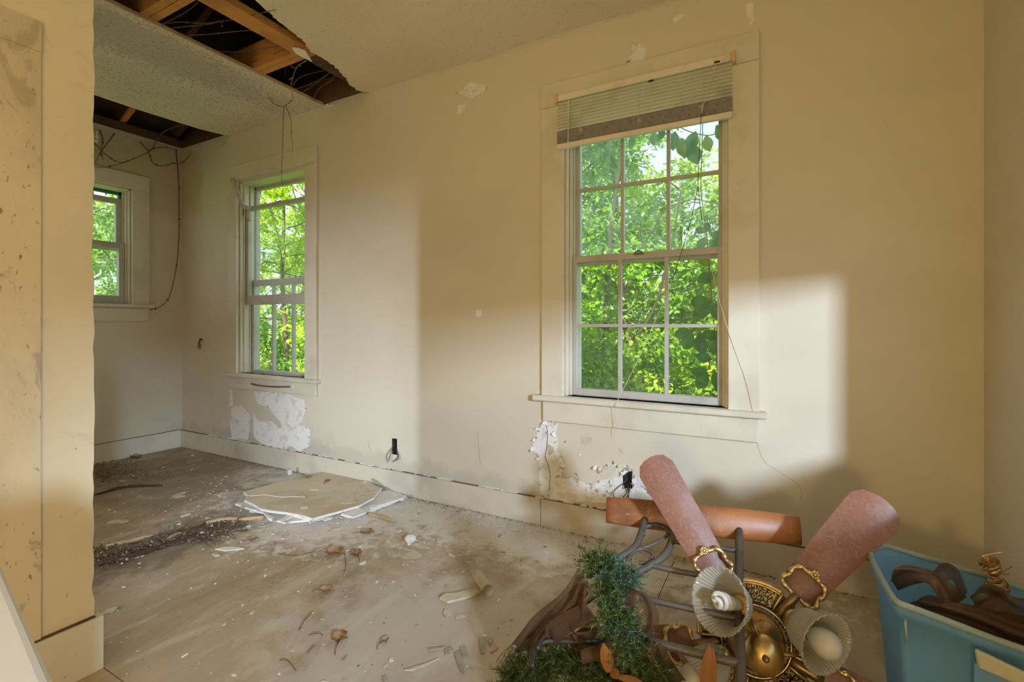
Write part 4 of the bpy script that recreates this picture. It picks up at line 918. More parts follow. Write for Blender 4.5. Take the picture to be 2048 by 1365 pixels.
def pw(a, b, za, zb): p, q = Pz(*a, za), Pz(*b, zb); return (p+q)/2, (p-q)/2
def strip(nm, prs, wave, folds, mm=m_mesh, n=16):
    cs, ws = zip(*[pw(a, b, za, zb) for a, b, za, zb in prs]); m = MB(); m.sheet(ribbon(cs, ws, n, wave, folds)); return m.build(nm, mm, rb, True)
strip('trailing_tail', [((1160, 1142), (1178, 1180), .44, .42), ((1135, 1175), (1172, 1215), .39, .37), ((1098, 1208), (1158, 1250), .33, .29), ((1062, 1240), (1115, 1275), .25, .22), ((1040, 1268), (1085, 1300), .17, .15), ((1020, 1292), (1072, 1318), .10, .09)], .010, 2.3)
strip('trailing_tail', [((1165, 1150), (1180, 1190), .425, .41), ((1120, 1205), (1150, 1230), .35, .33), ((1075, 1245), (1105, 1262), .26, .24), ((1050, 1275), (1078, 1292), .18, .17), ((1030, 1302), (1066, 1312), .09, .09)], .006, 1.6, m_mesh2)
m = MB()   # frayed threads
for k in range(60):
    t = k/59; a = Pz(1020, 1292, .10).lerp(Pz(1072, 1318, .09), t); l = R.uniform(.05, .12)
    m.tube([a, a+V((-.012+R.uniform(-.015, .015), -.02, -l*.5)), a+V((-.018+R.uniform(-.02, .02), -.03, -l*.75))], .0007, 3)
m.build('frayed_threads', m_mesh2, rb, kind='stuff')
strip('ribbon_loop', [((1172, 1205), (1190, 1240), .38, .34), ((1120, 1232), (1150, 1262), .32, .28), ((1092, 1256), (1118, 1290), .27, .22), ((1098, 1278), (1140, 1290), .23, .20), ((1150, 1268), (1175, 1290), .24, .20), ((1185, 1240), (1205, 1275), .28, .24)], .004, 1)
strip('ribbon_loop', [((1178, 1215), (1200, 1255), .36, .30), ((1142, 1230), (1148, 1262), .33, .27), ((1150, 1262), (1160, 1285), .28, .23), ((1195, 1262), (1200, 1295), .28, .21)], .004, 1, m_mesh2)
strip('ribbon_loop', [((1245, 1190), (1262, 1225), .40, .36), ((1266, 1178), (1276, 1205), .43, .39), ((1292, 1186), (1284, 1212), .42, .38), ((1312, 1215), (1292, 1240), .38, .34), ((1318, 1245), (1290, 1262), .34, .31), ((1306, 1262), (1280, 1275), .31, .29)], .004, 1)
strip('ribbon_tail', [((1318, 1282), (1285, 1290), .31, .29), ((1335, 1308), (1292, 1335), .27, .24), ((1352, 1335), (1305, 1365), .22, .19), ((1372, 1362), (1330, 1395), .18, .14)], .006, 2, m_mesh2)
strip('ribbon_loop', [((1160, 1302), (1165, 1330), .25, .20), ((1180, 1292), (1195, 1320), .27, .22), ((1212, 1300), (1205, 1330), .26, .21), ((1228, 1325), (1205, 1345), .23, .19)], .004, 1, m_mesh2)

# ------------------------------------------------------------------ blue storage tub
top = [V((.248, 1.40, .455)), V((.215, 1.44, .453)), V((.205, 1.52, .452)), V((.206, 1.665, .452)), V((.222, 1.715, .452)), V((.262, 1.775, .450)), V((.32, 1.795, .445)), V((.60, 1.86, .378)), V((.635, 1.83, .370)), V((.645, 1.75, .369)), V((.640, 1.60, .370)), V((.625, 1.535, .372)), V((.585, 1.505, .378)), V((.30, 1.412, .440))]
FLc, BLc, BL2 = Pz(1792, 1207, .45), Pz(1738, 1110, .45), Pz(1762, 1091, .45)
top = [FLc+V((.004, -.0, 0)), FLc+V((-.004, .03, 0)), BLc+V((.001, -.02, 0)), BLc+V((.006, .02, 0)), BL2, BL2+V((.03, .012, -.005)), Pz(2048, 1180, .37)+V((.03, .01, -.004)), V((.648, 1.82, .362)), V((.648, 1.60, .362)), V((.63, 1.545, .364)), Pz(2048, 1310, .37)+V((.04, .012, -.005)), FLc+V((.035, .006, -.006))]
def densify(P, it=2):
    for _ in range(it):
        Q = []
        for i, p in enumerate(P): q = P[(i+1) % len(P)]; Q += [p*.75+q*.25, p*.25+q*.75]
        P = Q
    return P
top = densify(top, 2); K = len(top); ctr = sum(top, V())/K
bot = [V((ctr.x+(p.x-ctr.x)*.80+.0, ctr.y+(p.y-ctr.y)*.80, .004)) for p in top]
tub = empty('storage_tub', (ctr.x, ctr.y, 0), 'blue translucent plastic storage tub in the corner by the right wall', 'tub')
m = MB(); lv = [0, .04, .35, .7, .93, .932, 1.0]; sc2 = [0, .0, 0, 0, 0, .012, .012]
vs = []
for f, e in zip(lv, sc2):
    for a, b in zip(bot, top):
        p = a.lerp(b, f); d = V((p.x-ctr.x, p.y-ctr.y, 0)).normalized(); vs.append(p+d*(e-.012))
m.add(vs, [(i*K+j, i*K+(j+1) % K, (i+1)*K+(j+1) % K, (i+1)*K+j) for i in range(len(lv)-1) for j in range(K)]+[tuple(range(K-1, -1, -1))])
o = m.build('tub_body', m_tub, tub, True); sl = o.modifiers.new('wall', 'SOLIDIFY'); sl.thickness = .003
m = MB(); m.tube(top, .0075, 8, closed=True); m.build('rolled_rim', m_rim, tub, True)
m = MB()
for f in (.24,):   # stiffening ribs on the long front face
    i0 = (K-2)-int(f*K*.16); a, b = bot[i0], top[i0]; p0, p1 = a.lerp(b, .80), a.lerp(b, .925); m = MB(); m.tube([p0, p1], .0028, 5); m.build('rib', m_rim, tub, True)
h0, h1 = Pz(1948, 1292, .38), Pz(2070, 1350, .36); hd = (h1-h0); hn = V((-hd.y, hd.x, 0)).normalized()
if hn.y > 0: hn = -hn
m = MB(); A_ = [h0+hn*.004, h1+hn*.004, h1+hn*.004+V((0, 0, -.030)), h0+hn*.004+V((.006, 0, -.040))]
m.prism(A_, hn*.014); hb = m.build('handle', m_handle, tub); bevel(hb, .004)
m = MB(); m.prism([p+V((0, 0, -.036)) for p in [h0+hn*.0, h1+hn*.0, h1+hn*.006, h0+hn*.006]], (0, 0, -.075)); m.build('handle_recess', m_tub, hb)
# what lies in the tub
def heap(name, label, cx, cy, z0, rx, ry, hgt, seed, mm, rot=0, group=None, cat='ribbon', ampl=.035):
    r = random.Random(seed); ph = [r.uniform(0, 6) for _ in range(8)]; rows = []; n = 40
    for i in range(n+1):
        row = []
        for j in range(n+1):
            u, v = 2*i/n-1, 2*j/n-1; rr = min(1, (u*u+v*v)**.5)
            k = 1/max(1, (u*u+v*v)**.5/1.0) ; uu, vv = u*k, v*k
            z = z0+hgt*(1-rr**2.6)+ampl*(1-rr**3)*(math.sin(4.5*uu+2.2*math.sin(2.5*vv+ph[0])+ph[1])*.6+math.sin(8*vv+2*math.sin(3*uu+ph[2]))*.35+math.sin(14*uu+6*vv+ph[4])*.16)
            x, y = uu*rx, vv*ry; x, y = x*math.cos(rot)-y*math.sin(rot), x*math.sin(rot)+y*math.cos(rot)
            row.append((cx+x, cy+y, z))
        rows.append(row)
    m = MB(); m.sheet(rows); return tag(m.build(name, mm, None, True), label, cat, group)
heap('mesh_fabric', 'heap of brown mesh cloth filling the middle of the blue tub', .44, 1.64, .26, .185, .145, .13, 3, m_mesh2, .2, cat='cloth')
def loose(nm, label, prs, wave, folds, mm):
    cs, ws = zip(*[pw(a, b, za, zb) for a, b, za, zb in prs]); m = MB(); m.sheet(ribbon(cs, ws, 14, wave, folds)); return tag(m.build(nm, mm, None, True), label, 'cloth')
loose('mesh_fabric', 'rounded roll of brown mesh cloth at the left end inside the tub', [((1780, 1160), (1800, 1185), .40, .36), ((1790, 1135), (1830, 1170), .44, .40), ((1830, 1132), (1850, 1168), .45, .42), ((1875, 1145), (1870, 1190), .44, .40), ((1905, 1170), (1880, 1225), .42, .37), ((1930, 1195), (1890, 1250), .39, .35)], .006, 1.4, m_mesh2)
loose('mesh_fabric', 'thin upright loop of dark mesh at the back of the tub', [((1860, 1150), (1875, 1170), .43, .40), ((1885, 1126), (1900, 1160), .46, .42), ((1915, 1140), (1910, 1175), .44, .40), ((1935, 1180), (1925, 1200), .39, .37)], .003, 1, m_mesh)
loose('mesh_fabric', 'broad fold of brown mesh cloth along the front rim of the tub', [((1845, 1205), (1830, 1235), .40, .37), ((1900, 1205), (1905, 1262), .42, .37), ((1960, 1215), (1980, 1290), .42, .34), ((2010, 1225), (2040, 1320), .41, .32), ((2070, 1235), (2090, 1335), .40, .30)], .012, 2.2, m_mesh2)
loose('mesh_fabric', 'rounded dark mesh bundle beside the gold wire in the tub', [((1940, 1190), (1950, 1215), .40, .36), ((1965, 1168), (1985, 1210), .43, .38), ((2000, 1175), (2010, 1218), .42, .37), ((2030, 1195), (2030, 1230), .40, .36), ((2070, 1200), (2070, 1240), .39, .35)], .006, 1.4, m_mesh)
m = MB(); a, b = Pz(2000, 1185, .37), Pz(1976, 1122, .46)
for k in range(30):
    t = k/29; c = a.lerp(b, t); rr = .014+.007*math.sin(t*9)+R.uniform(0, .004); tl = rv()*.35; nx = (b-a).normalized()
    nx = (nx+tl*.6).normalized(); s1 = nx.orthogonal().normalized(); s2 = nx.cross(s1)
    m.tube([c+s1*rr*math.cos(q)+s2*rr*math.sin(q)+rv()*.0012 for q in [i*2*PI/12 for i in range(12)]], .0017, 4, closed=True)
for k in range(6):
    c = a.lerp(b, R.uniform(.3, .95)); m.tube(spline([c, c+rv()*.02, c+V((.02, 0, .01))+rv()*.025], 4), .0009, 4)
tag(m.build('gold_wire_coil', m_raffia), 'upright coil of gold wire sticking out at the back of the tub', 'wire')
p = Pz(1815, 1298, .24)+V((.03, .05, 0)); m = MB(); m.ball((0, 0, 0), .040, 20); o = empty('red_ornament', (p.x, p.y, p.z), 'red glass ball inside the tub, blurred through its front', 'ornament')
m = MB(); m.ball(p, .040, 20); m.build('glass_ball', m_red, o, True); m = MB(); m.lathe([(.008, .037), (.009, .037), (.009, .048), (.003, .05)], 10, T(p)); m.build('cap', m_raffia, o, True)
m = MB()
for k in range(420):
    u, v = R.gauss(0, 1), R.gauss(0, 1); q = V((.33+u*.035, 1.58+v*.04, .05+.14*math.exp(-(u*u+v*v)/2)*R.random()+.01)); m.ball(q, R.uniform(.0016, .0034), 4)
tag(m.build('gold_glitter_beads', m_glit), 'heap of tiny gold beads at the bottom of the tub', 'beads', None, 'stuff')

# ------------------------------------------------------------------ fallen ceiling board and wood bits
cs_ = 2048/420
def fl(L_, z): return [Pz(440+a/cs_, 900+b/cs_, z) for a, b in L_]
sl_ = empty('fallen_board', fl([(900, 450)], 0)[0], 'large broken gypsum board lying on the floor against the window wall', 'board')
S1 = [(230, 410), (560, 320), (1005, 212), (1200, 236), (1420, 290), (1440, 275), (1580, 372), (1500, 470), (1350, 548), (900, 672), (850, 655), (640, 612), (390, 575), (235, 490), (260, 455)]
P_ = fl(S1, .045); P_ = [V((p.x, min(p.y, Y0-.025), p.z)) for p in P_]; P_ = ragged(P_, .006, 2, 'xy')
m = MB(); m.prism(P_, (0, 0, -.012)); m.build('gypsum_core', m_gyp, sl_)
cc = sum(P_, V())/len(P_); m = MB(); m.prism([p+(cc-p)*.012+V((0, 0, .0005)) for p in P_], (0, 0, .001)); m.build('paper_face', mat('stained_board_paper', (.68, .60, .46), .8, [(3, (.54, .46, .33), .42, .68, 6), (9, (.68, .63, .54), .58, .7, 6), (50, (.35, .25, .16), .68, .76, 4)], [(60, .1)]), sl_)
P2 = ragged([p for p in fl([(440, 640), (700, 640), (880, 690), (1340, 560), (1560, 560), (1820, 455), (1780, 430), (1560, 520), (1350, 640), (1200, 650), (900, 690), (620, 705), (560, 690)], .010)], .005, 2, 'xy')
m = MB(); m.prism([V((p.x, min(p.y, Y0-.022), p.z)) for p in fl([(150, 525), (560, 470), (1400, 430), (1640, 395), (1820, 450), (1640, 530), (1300, 650), (1190, 640), (900, 680), (620, 706), (520, 670), (420, 610), (330, 590)], .016)], (0, 0, -.011)); m.build('under_layer', m_gyp, sl_)
for L_ in ([(555, 690), (690, 625), (720, 640), (600, 700)], [(430, 620), (520, 655), (510, 678), (470, 665)], [(1360, 560), (1420, 610), (1300, 655), (1180, 625)], [(1450, 540), (1820, 440), (1790, 470), (1470, 570)], [(640, 600), (870, 655), (880, 685), (660, 625)]):
    m = MB(); m.prism(ragged(fl(L_, .030), .004, 2, 'xy'), (0, 0, -.010)); m.build('broken_piece', m_gyp, sl_)
for L_, mm in (([(1010, 440), (1060, 410), (1270, 388), (1310, 440), (1330, 520), (1180, 530), (1080, 500)], m_paper), ([(1340, 330), (1420, 300), (1560, 375), (1450, 470), (1345, 520), (1310, 420)], m_paper), ([(780, 560), (850, 552), (860, 575), (790, 580)], m_chipw), ([(870, 385), (940, 380), (960, 395), (890, 400)], m_chipw), ([(1370, 320), (1440, 308), (1420, 330)], m_chipw)):
    m = MB(); m.prism(ragged(fl(L_, .047), .003, 2, 'xy'), (0, 0, .0015)); m.build('loose_paper', mm, sl_)
m = MB(); m.tube(spline(fl([(230, 425), (300, 450), (420, 440), (520, 452), (600, 462), (700, 458), (830, 462)], .0475), 4), .0022, 4); m.build('board_crack', m_gyp, sl_)
for k in range(34):
    t = R.random(); A2 = [(180, 520), (330, 590), (430, 640), (540, 690), (700, 690), (880, 700), (1080, 650), (1250, 640), (1400, 590), (1600, 530), (1800, 460)]; i = R.randrange(10); a = A2[i][0]+(A2[i+1][0]-A2[i][0])*t; b = A2[i][1]+(A2[i+1][1]-A2[i][1])*t+R.uniform(-12, 22); w_, h_ = R.uniform(12, 45), R.uniform(6, 14)
    m = MB(); P_ = [V((p.x, min(p.y, Y0-.025), p.z)) for p in ragged(fl([(a-w_, b), (a, b-h_), (a+w_, b-2), (a+w_*.3, b+h_)], R.uniform(.006, .026)), .006, 1, 'xy')]
    m.prism(P_, (0, 0, -.005)); m.build('broken_piece', R.choice((m_gyp, m_gyp, m_paper)), sl_)
m = MB(); P_ = fl([(1560, 350), (1610, 300), (1640, 278), (1685, 285), (1710, 330), (1690, 365), (1640, 372)], .03); P_ = [V((p.x, Y0-.024-.0*i, .03+(330-b)*.0008)) for i, (p, (a, b)) in enumerate(zip(P_, [(1560, 350), (1610, 300), (1640, 278), (1685, 285), (1710, 330), (1690, 365), (1640, 372)]))]
m.prism(P_, (0, -.006, 0)); tag(m.build('board_scrap', m_grey), 'grey curled scrap leaning on the baseboard at the fallen board', 'scrap')
for L_, lb in (([(750, 180), (790, 170), (815, 190), (770, 215)], 'white gypsum lump at the back left of the fallen board'), ([(985, 185), (1030, 180), (1080, 205), (1010, 212)], 'white gypsum lump at the back edge of the fallen board'), ([(655, 235), (690, 225), (700, 240), (665, 250)], 'small white gypsum lump behind the fallen board')):
    m = MB(); P_ = ragged(fl(L_, .012), .004, 2, 'xy'); m.prism(P_, (0, 0, .035)); tag(m.build('gypsum_lump', m_chipw), lb, 'rubble')
def stick(pxs, r, mm, label, name='wood_splinter', z=.008, flat=1.0):
    pts = spline([Pz(a, b, z) for a, b in pxs], 5); m = MB(); m.tube(pts, [r*(.45+.55*math.sin(PI*(.1+.85*i/(len(pts)-1)))) for i in range(len(pts))], 7)
    return tag(m.build(name, mm, None, True), label, 'wood')
stick([(735, 1027), (760, 1034), (788, 1042)], .013, m_wood, 'pale split lath right in front of the fallen board')
stick([(412, 1048), (440, 1042), (475, 1038)], .017, m_wood, 'pale splinter at the left end of the fallen board')
stick([(478, 1040), (500, 1038), (530, 1034)], .012, m_wood, 'short pale splinter between floor litter and fallen board')
stick([(335, 1080), (350, 1072), (364, 1068)], .014, m_wood, 'curved pale splinter in the middle of the dark litter line')
stick([(190, 1131), (250, 1117), (320, 1095), (400, 1070)], .013, m_dark, 'long dark rotten strip along the old wall line on the floor')
stick([(345, 1066), (380, 1062), (398, 1056), (412, 1046)], .010, m_dark, 'dark bent twig strip above the litter line', 'twig')
stick([(190, 990), (250, 974), (325, 971)], .009, m_dark, 'straight dark stick on the floor beside the partition', 'twig')
stick([(212, 1093), (250, 1085), (306, 1071)], .012, m_wood, 'greyish lath strip beside the partition on the floor')
stick([(470, 1063), (490, 1062), (495, 1060)], .005, m_dark, 'short dark curved twig right of the litter clump', 'twig')
# dark litter along the old wall line: nobody could count it
m = MB(); m2 = MB()
def crumb(mb, p, s):
    q = [p+V((R.uniform(-s, s), R.uniform(-s, s), R.uniform(0, s*.5))) for _ in range(3)]; q.append(p+V((0, 0, s*R.uniform(.3, .8)))); mb.add(q, [(0, 2, 1), (0, 1, 3), (1, 2, 3), (2, 0, 3)])
LC = [(R.random(), R.gauss(0, 1), R.uniform(.3, 1)) for _ in range(26)]
for k in range(3000):
    if R.random() < .75:
        t, o_, w_ = R.choice(LC); t += R.gauss(0, .03)*w_; o_ += R.gauss(0, .45)
    else: t, o_ = R.random(), R.gauss(0, 1.3)
    a = Pz(190, 1122, 0).lerp(Pz(470, 1050, 0), t); wd = .03+.055*math.exp(-((t-.80)/.12)**2)+.03*math.exp(-((t-.62)/.06)**2)+.035*math.exp(-(t/.2)**2)
    p = V((a.x+o_*wd, a.y+R.gauss(0, .03), .002+R.random()*.008)); crumb(m if R.random() < .93 else m2, p, R.uniform(.003, .015))
for k in range(130):   # stringy bits
    t = R.random(); a = Pz(190, 1122, 0).lerp(Pz(470, 1050, 0), t); a = V((a.x+R.gauss(0, .06), a.y+R.gauss(0, .05), .006)); an = R.gauss(1.3, .7); l = R.uniform(.02, .08); d = V((math.cos(an), math.sin(an), R.uniform(-.02, .15)))
    m.tube([a-d*l*.5+V((0, 0, .002)), a+rv()*.004+V((0, 0, .004)), a+d*l*.5+V((0, 0, .004))], .0016, 3)
for k in range(1100):
    p = Pz(190+abs(R.gauss(0, 85)), R.gauss(945, 13), 0); crumb(m, V((p.x, p.y, .002)), R.uniform(.004, .014))
for k in range(800):
    x = R.uniform(-4.5, .3); p = V((x, Y0-.022-abs(R.gauss(0, .012)), .002)); crumb(m, p, R.uniform(.003, .009))
for k in range(500):
    p = V((R.uniform(-2.6, -.3), R.uniform(.8, 2.3), .001)); crumb(m, p, R.uniform(.002, .006))
m.build('litter_line', m_dirt, None, kind='stuff', label='dark dry litter swept along the old wall line on the floor', cat='litter')
for k in range(6500):
    u = R.random()
    if u < .35: p = V((R.gauss(-2.45, .45), R.gauss(1.95, .28), .001))
    elif u < .75: p = V((R.uniform(-2.2, -.1), Y0-.03-abs(R.gauss(0, .09)), .001))
    else: p = V((R.uniform(-4.4, -.1), R.uniform(.75, 2.35), .001))
    if p.y < Y0-.022 and p.x > XL+.02: crumb(m2, p, abs(R.gauss(0, .004))+.0018)
m2.build('plaster_crumbs', m_dirtw, None, kind='stuff', label='tiny white plaster crumbs scattered over the whole floor', cat='crumbs')
# countable chips of paint and plaster
def chip(poly, th, mm, label, name='paint_chip', group=None, z=.0015, curl=0):
    c = sum(poly, V())/len(poly); m = MB(); P_ = [V((p.x, p.y, z+(curl*((p-c).length/.05)**2 if curl else 0))) for p in poly]; m.prism(P_, (0, 0, th)); return tag(m.build(name, mm, None, False, loc=(c.x, c.y, 0)), label, 'chip', group)
def chp(L_, *a, **k): return chip(ragged([Pz(x, y, 0) for x, y in L_], .004, 2, 'xy'), *a, **k)
o7 = lambda L_: [(640+x*.2527, 1020+y*.2527) for x, y in L_]
chp(o7([(945, 715), (990, 685), (1080, 680), (1230, 640), (1270, 660), (1230, 690), (1060, 735), (1010, 748)]), .010, m_paper, 'long tan plaster chip with white broken edge mid floor')
chp(o7([(980, 800), (1025, 795), (1040, 830), (1000, 862), (975, 835)]), .003, m_paper, 'rounded flat tan chip below the long plaster chip')
chp(o7([(1070, 850), (1130, 832), (1150, 850), (1080, 872)]), .003, m_paper, 'pointed flat tan chip right of the rounded one')
chp(o7([(1260, 1020), (1300, 1025), (1306, 1145), (1270, 1148)]), .003, m_grey, 'upright grey green strip chip nearest the ribbon')
chp(o7([(1340, 1010), (1375, 1030), (1350, 1085), (1325, 1040)]), .003, m_grey, 'small grey green chip right of the upright strip')
chp(o7([(1105, 1095), (1150, 1085), (1180, 1170), (1120, 1170)]), .003, m_grey, 'square grey green chip at the bottom of the floor')
chp(o7([(1060, 1145), (1110, 1120), (1140, 1250), (1135, 1305), (1105, 1270)]), .003, m_grey, 'long bent grey green chip below the square one')
chp(o7([(985, 1120), (1040, 1090), (1060, 1120), (990, 1150)]), .003, m_grey, 'grey green chip left of the square one')
chp(o7([(860, 1110), (1000, 1092), (990, 1105), (862, 1125)]), .004, m_grey, 'thin grey sliver pointing left on the floor')
chp(o7([(665, 1280), (800, 1240), (945, 1185), (820, 1250), (720, 1285)]), .004, m_paper, 'long thin pale shaving near the bottom edge')
chp(o7([(490, 1340), (520, 1320), (540, 1370), (500, 1375)]), .003, m_grey, 'grey chip cut by the bottom edge')
chp(o7([(920, 235), (985, 240), (960, 262), (925, 262)]), .006, m_paper, 'small pale chip alone right of the round lump')
chp(o7([(1055, 180), (1180, 150), (1185, 165), (1060, 190)]), .003, m_paper, 'pale sliver near the window wall, mid floor')
chp(o7([(70, 140), (120, 140), (165, 155), (95, 165)]), .003, m_paper, 'pale oval chip just in front of the fallen board')
chp(o7([(1345, 1135), (1400, 1090), (1415, 1100), (1360, 1140)]), .003, m_wood, 'small yellow chip next to the ribbon end')
chp(o7([(640, 385), (700, 350), (735, 320), (805, 365), (790, 385), (700, 395)]), .002, m_paper, 'large thin flake below the round lump')
c8 = lambda L_: [(180+x*.15625, 980+y*.15625) for x, y in L_]
chp(c8([(215, 435), (280, 400), (400, 395), (490, 395), (495, 415), (440, 428), (330, 435)]), .004, m_paper, 'pale oblong flake close to the partition')
chp(c8([(1600, 770), (1720, 745), (1840, 742), (1975, 765), (1900, 780), (1720, 795)]), .004, m_chipw, 'pale ragged flake in front of the litter clump')
chp(c8([(1560, 835), (1620, 828), (1660, 855), (1600, 870)]), .006, m_paper, 'small round flake below the ragged pale one')
chp(c8([(430, 900), (560, 850), (700, 850), (660, 870), (570, 890), (480, 920)]), .004, m_paper, 'pale strip flake below the rotten strip')
chp(c8([(1160, 350), (1280, 308), (1290, 320), (1180, 362)]), .005, m_chipw, 'white splinter of plaster left of the fallen board')
chp(c8([(1040, 95), (1130, 50), (1220, 90), (1080, 115)]), .003, m_paper, 'tan flat flake halfway to the far corner')
chp(c8([(910, 450), (1000, 440), (1080, 450), (1070, 500), (930, 530)]), .003, m_grey, 'greyish square flake above the litter line')
chp(c8([(1085, 470), (1170, 465), (1350, 490), (1240, 510), (1100, 510)]), .003, m_grey, 'brown grey flake beside the square one')
chp(c8([(60, 45), (230, 5), (160, 30), (70, 60)]), .004, m_wood, 'tan leaf shaped scrap beside the partition')
f8 = lambda L_: [(x*.3553, 880+y*.3553) for x, y in L_]
chp(f8([(572, 985), (600, 962), (660, 947), (655, 960), (610, 978)]), .004, m_paper, 'pale flake at the foot of the partition end')
chp(f8([(1245, 1045), (1275, 1030), (1270, 1045), (1250, 1055)]), .003, m_paper, 'small oval flake alone on the near floor')
# rounded lump and crumpled cup-like piece
m = MB(); p = Pz(820, 1085, 0)
me_r = random.Random(5); m.ball((p.x, p.y, .018), .030, 14, sc_=(1, 1, .72)); m.v = [tuple(V(v)+V((me_r.uniform(-.002, .002), me_r.uniform(-.002, .002), me_r.uniform(-.002, .002)))) for v in m.v]
tag(m.build('plaster_lump', m_chipw, None, True), 'round speckled plaster lump alone on the middle floor', 'rubble')
m = MB(); a, b = Pz(957, 1160, .02), Pz(968, 1175, .02); ax = (b-a).normalized(); up = V((0, 0, 1)); sd = ax.cross(up)
rows = [[a+(b-a)*t*1.6+(up*math.sin(q)+sd*math.cos(q))*.024+V((0, 0, .004)) for q in [.2+i*.30 for i in range(16)]] for t in (-.2, .2, .6, 1)]
m.sheet(rows); o = m.build('curled_scrap', m_paper, None, True); o.modifiers.new('t', 'SOLIDIFY').thickness = .003; tag(o, 'curled pale scrap standing on the floor right of the middle', 'scrap')
# dry leaves
def dry_leaf(px, py, l, an, label, group=None):
    c = Pz(px, py, .004); m = MB(); rows = []
    for i in range(7):
        t = i/6; w_ = .38*math.sin(PI*min(1, .06+t*.94))**.8*l*(.75+.5*((i*37) % 5)/5); x = l*(t-.5)
        rows.append([V((x*math.cos(an)-w_*k*math.sin(an)+c.x, x*math.sin(an)+w_*k*math.cos(an)+c.y, c.z+abs(k)*l*.16*(1+.5*math.sin(i*2))+.004*math.sin(i*3))) for k in (-1, -.5, 0, .5, 1)])
    m.sheet(rows); o = m.build('dry_leaf', m_leafd, None, True, loc=(c.x, c.y, 0)); tag(o, label, 'leaf', group)
    m = MB(); e = V((math.cos(an), math.sin(an), 0)); m.tube(spline([c-e*l*.5, c-e*l*.8+V((0, 0, .006)), c-e*l*1.05+V((.01, -.01, 0))], 4), .0012, 5); m.build('stalk', m_vine, o)
for q in ((672, 1108, .10, .3, 'curled dry brown leaf in the middle of the floor, left of the round lump'), (712, 1108, .07, 2.6, 'narrow dry leaf beside the curled brown leaf'), (655, 1182, .06, .5, 'small dry leaf below the curled brown leaf'), (680, 1277, .07, 2.2, 'dry leaf with forked stalk on the near floor'),
          (770, 1282, .035, 1.5, 'tiny upright dry leaf on the near floor'), (735, 1066, .07, .6, 'flat dark dry leaf in front of the fallen board'), (505, 1080, .06, 1, 'dry leaf in the rubble left of the fallen board'), (272, 915, .10, .2, 'orange dry leaf against the far baseboard'), (617, 968, .05, .4, 'small dry leaf lying on the fallen board'), (655, 976, .05, 2, 'twisted dry leaf in the middle of the fallen board'), (515, 977, .035, 0, 'orange scrap of leaf at the edge of the fallen board')):
    px, py, l, an, lb = q; dry_leaf(px, py, l, an, lb)
    if 'board' in lb and 'on the' in lb or 'middle of the fallen' in lb or 'edge of the fallen' in lb:
        for o in [col.objects[-1].parent or col.objects[-1]]: o.location.z += .046
def twig(L_, label, r=.0013):
    m = MB(); m.tube(spline([Pz(a, b, .004+R.uniform(0, .006)) for a, b in L_], 4), r, 5); tag(m.build('twig', m_vine), label, 'twig', None)
twig([(598, 1262), (610, 1240), (626, 1224)], 'thin straight twig on the near floor'); twig([(557, 1108), (590, 1112), (630, 1104)], 'long faint twig left of the curled brown leaf'); twig([(618, 1272), (628, 1268), (642, 1268), (645, 1272)], 'short hooked twig on the near floor'); twig([(690, 1112), (692, 1130), (688, 1148)], 'hanging stalk shaped twig under the curled leaf')
twig([(560, 1322), (575, 1322), (592, 1342)], 'thin twig near the bottom edge, left of middle'); twig([(615, 1306), (630, 1292), (636, 1288)], 'short dark twig near the bottom edge'); twig([(684, 1322), (692, 1314), (694, 1310)], 'tiny curved twig near the bottom edge')
# the many small look-alike chips
GR = 'small paint chips on the floor'
protos = []
for k in range(10):
    n = R.randrange(5, 8); P_ = [V((math.cos(2*PI*i/n)*R.uniform(.5, 1.2), math.sin(2*PI*i/n)*R.uniform(.25, .7), 0))*.013 for i in range(n)]
    m = MB(); m.prism(P_, (0, 0, .0025)); o = m.build('small_chip', (m_paper, m_chipw, m_chipw, m_grey)[k % 4], None, loc=(0, 0, 0)); protos.append(o)
cnt = 0
def place(p, s):
    global cnt
    o = protos[cnt % 10] if cnt < 10 else protos[R.randrange(10)].copy()
    if cnt >= 10: col.objects.link(o)
    cnt += 1; o.location = (p.x, p.y, .0008); o.rotation_euler = (R.uniform(-.12, .12), R.uniform(-.12, .12), R.uniform(0, 6.3)); o.scale = (s, s, s)
    tag(o, 'small pale paint chip among many scattered on the dusty floor', 'chip', GR)
while cnt < 250:
    u = R.random()
    if u < .30: p = V((R.gauss(-2.4, .4), R.gauss(1.85, .28), 0))
    elif u < .45: p = V((R.gauss(-3.3, .5), R.gauss(1.75, .3), 0))
    elif u < .65: p = V((R.uniform(-2.0, -.5), Y0-.04-abs(R.gauss(0, .12)), 0))
    else: p = V((R.uniform(-1.85, -.5), R.uniform(.8, 2.3), 0))
    if XL+.05 < p.x < .1 and .76 < p.y < Y0-.035 and not (-3.0 < p.x < -2.15 and 1.8 < p.y < 2.45): place(p, R.uniform(.45, 1.25)*(1.25 if p.y > 1.6 else 1))

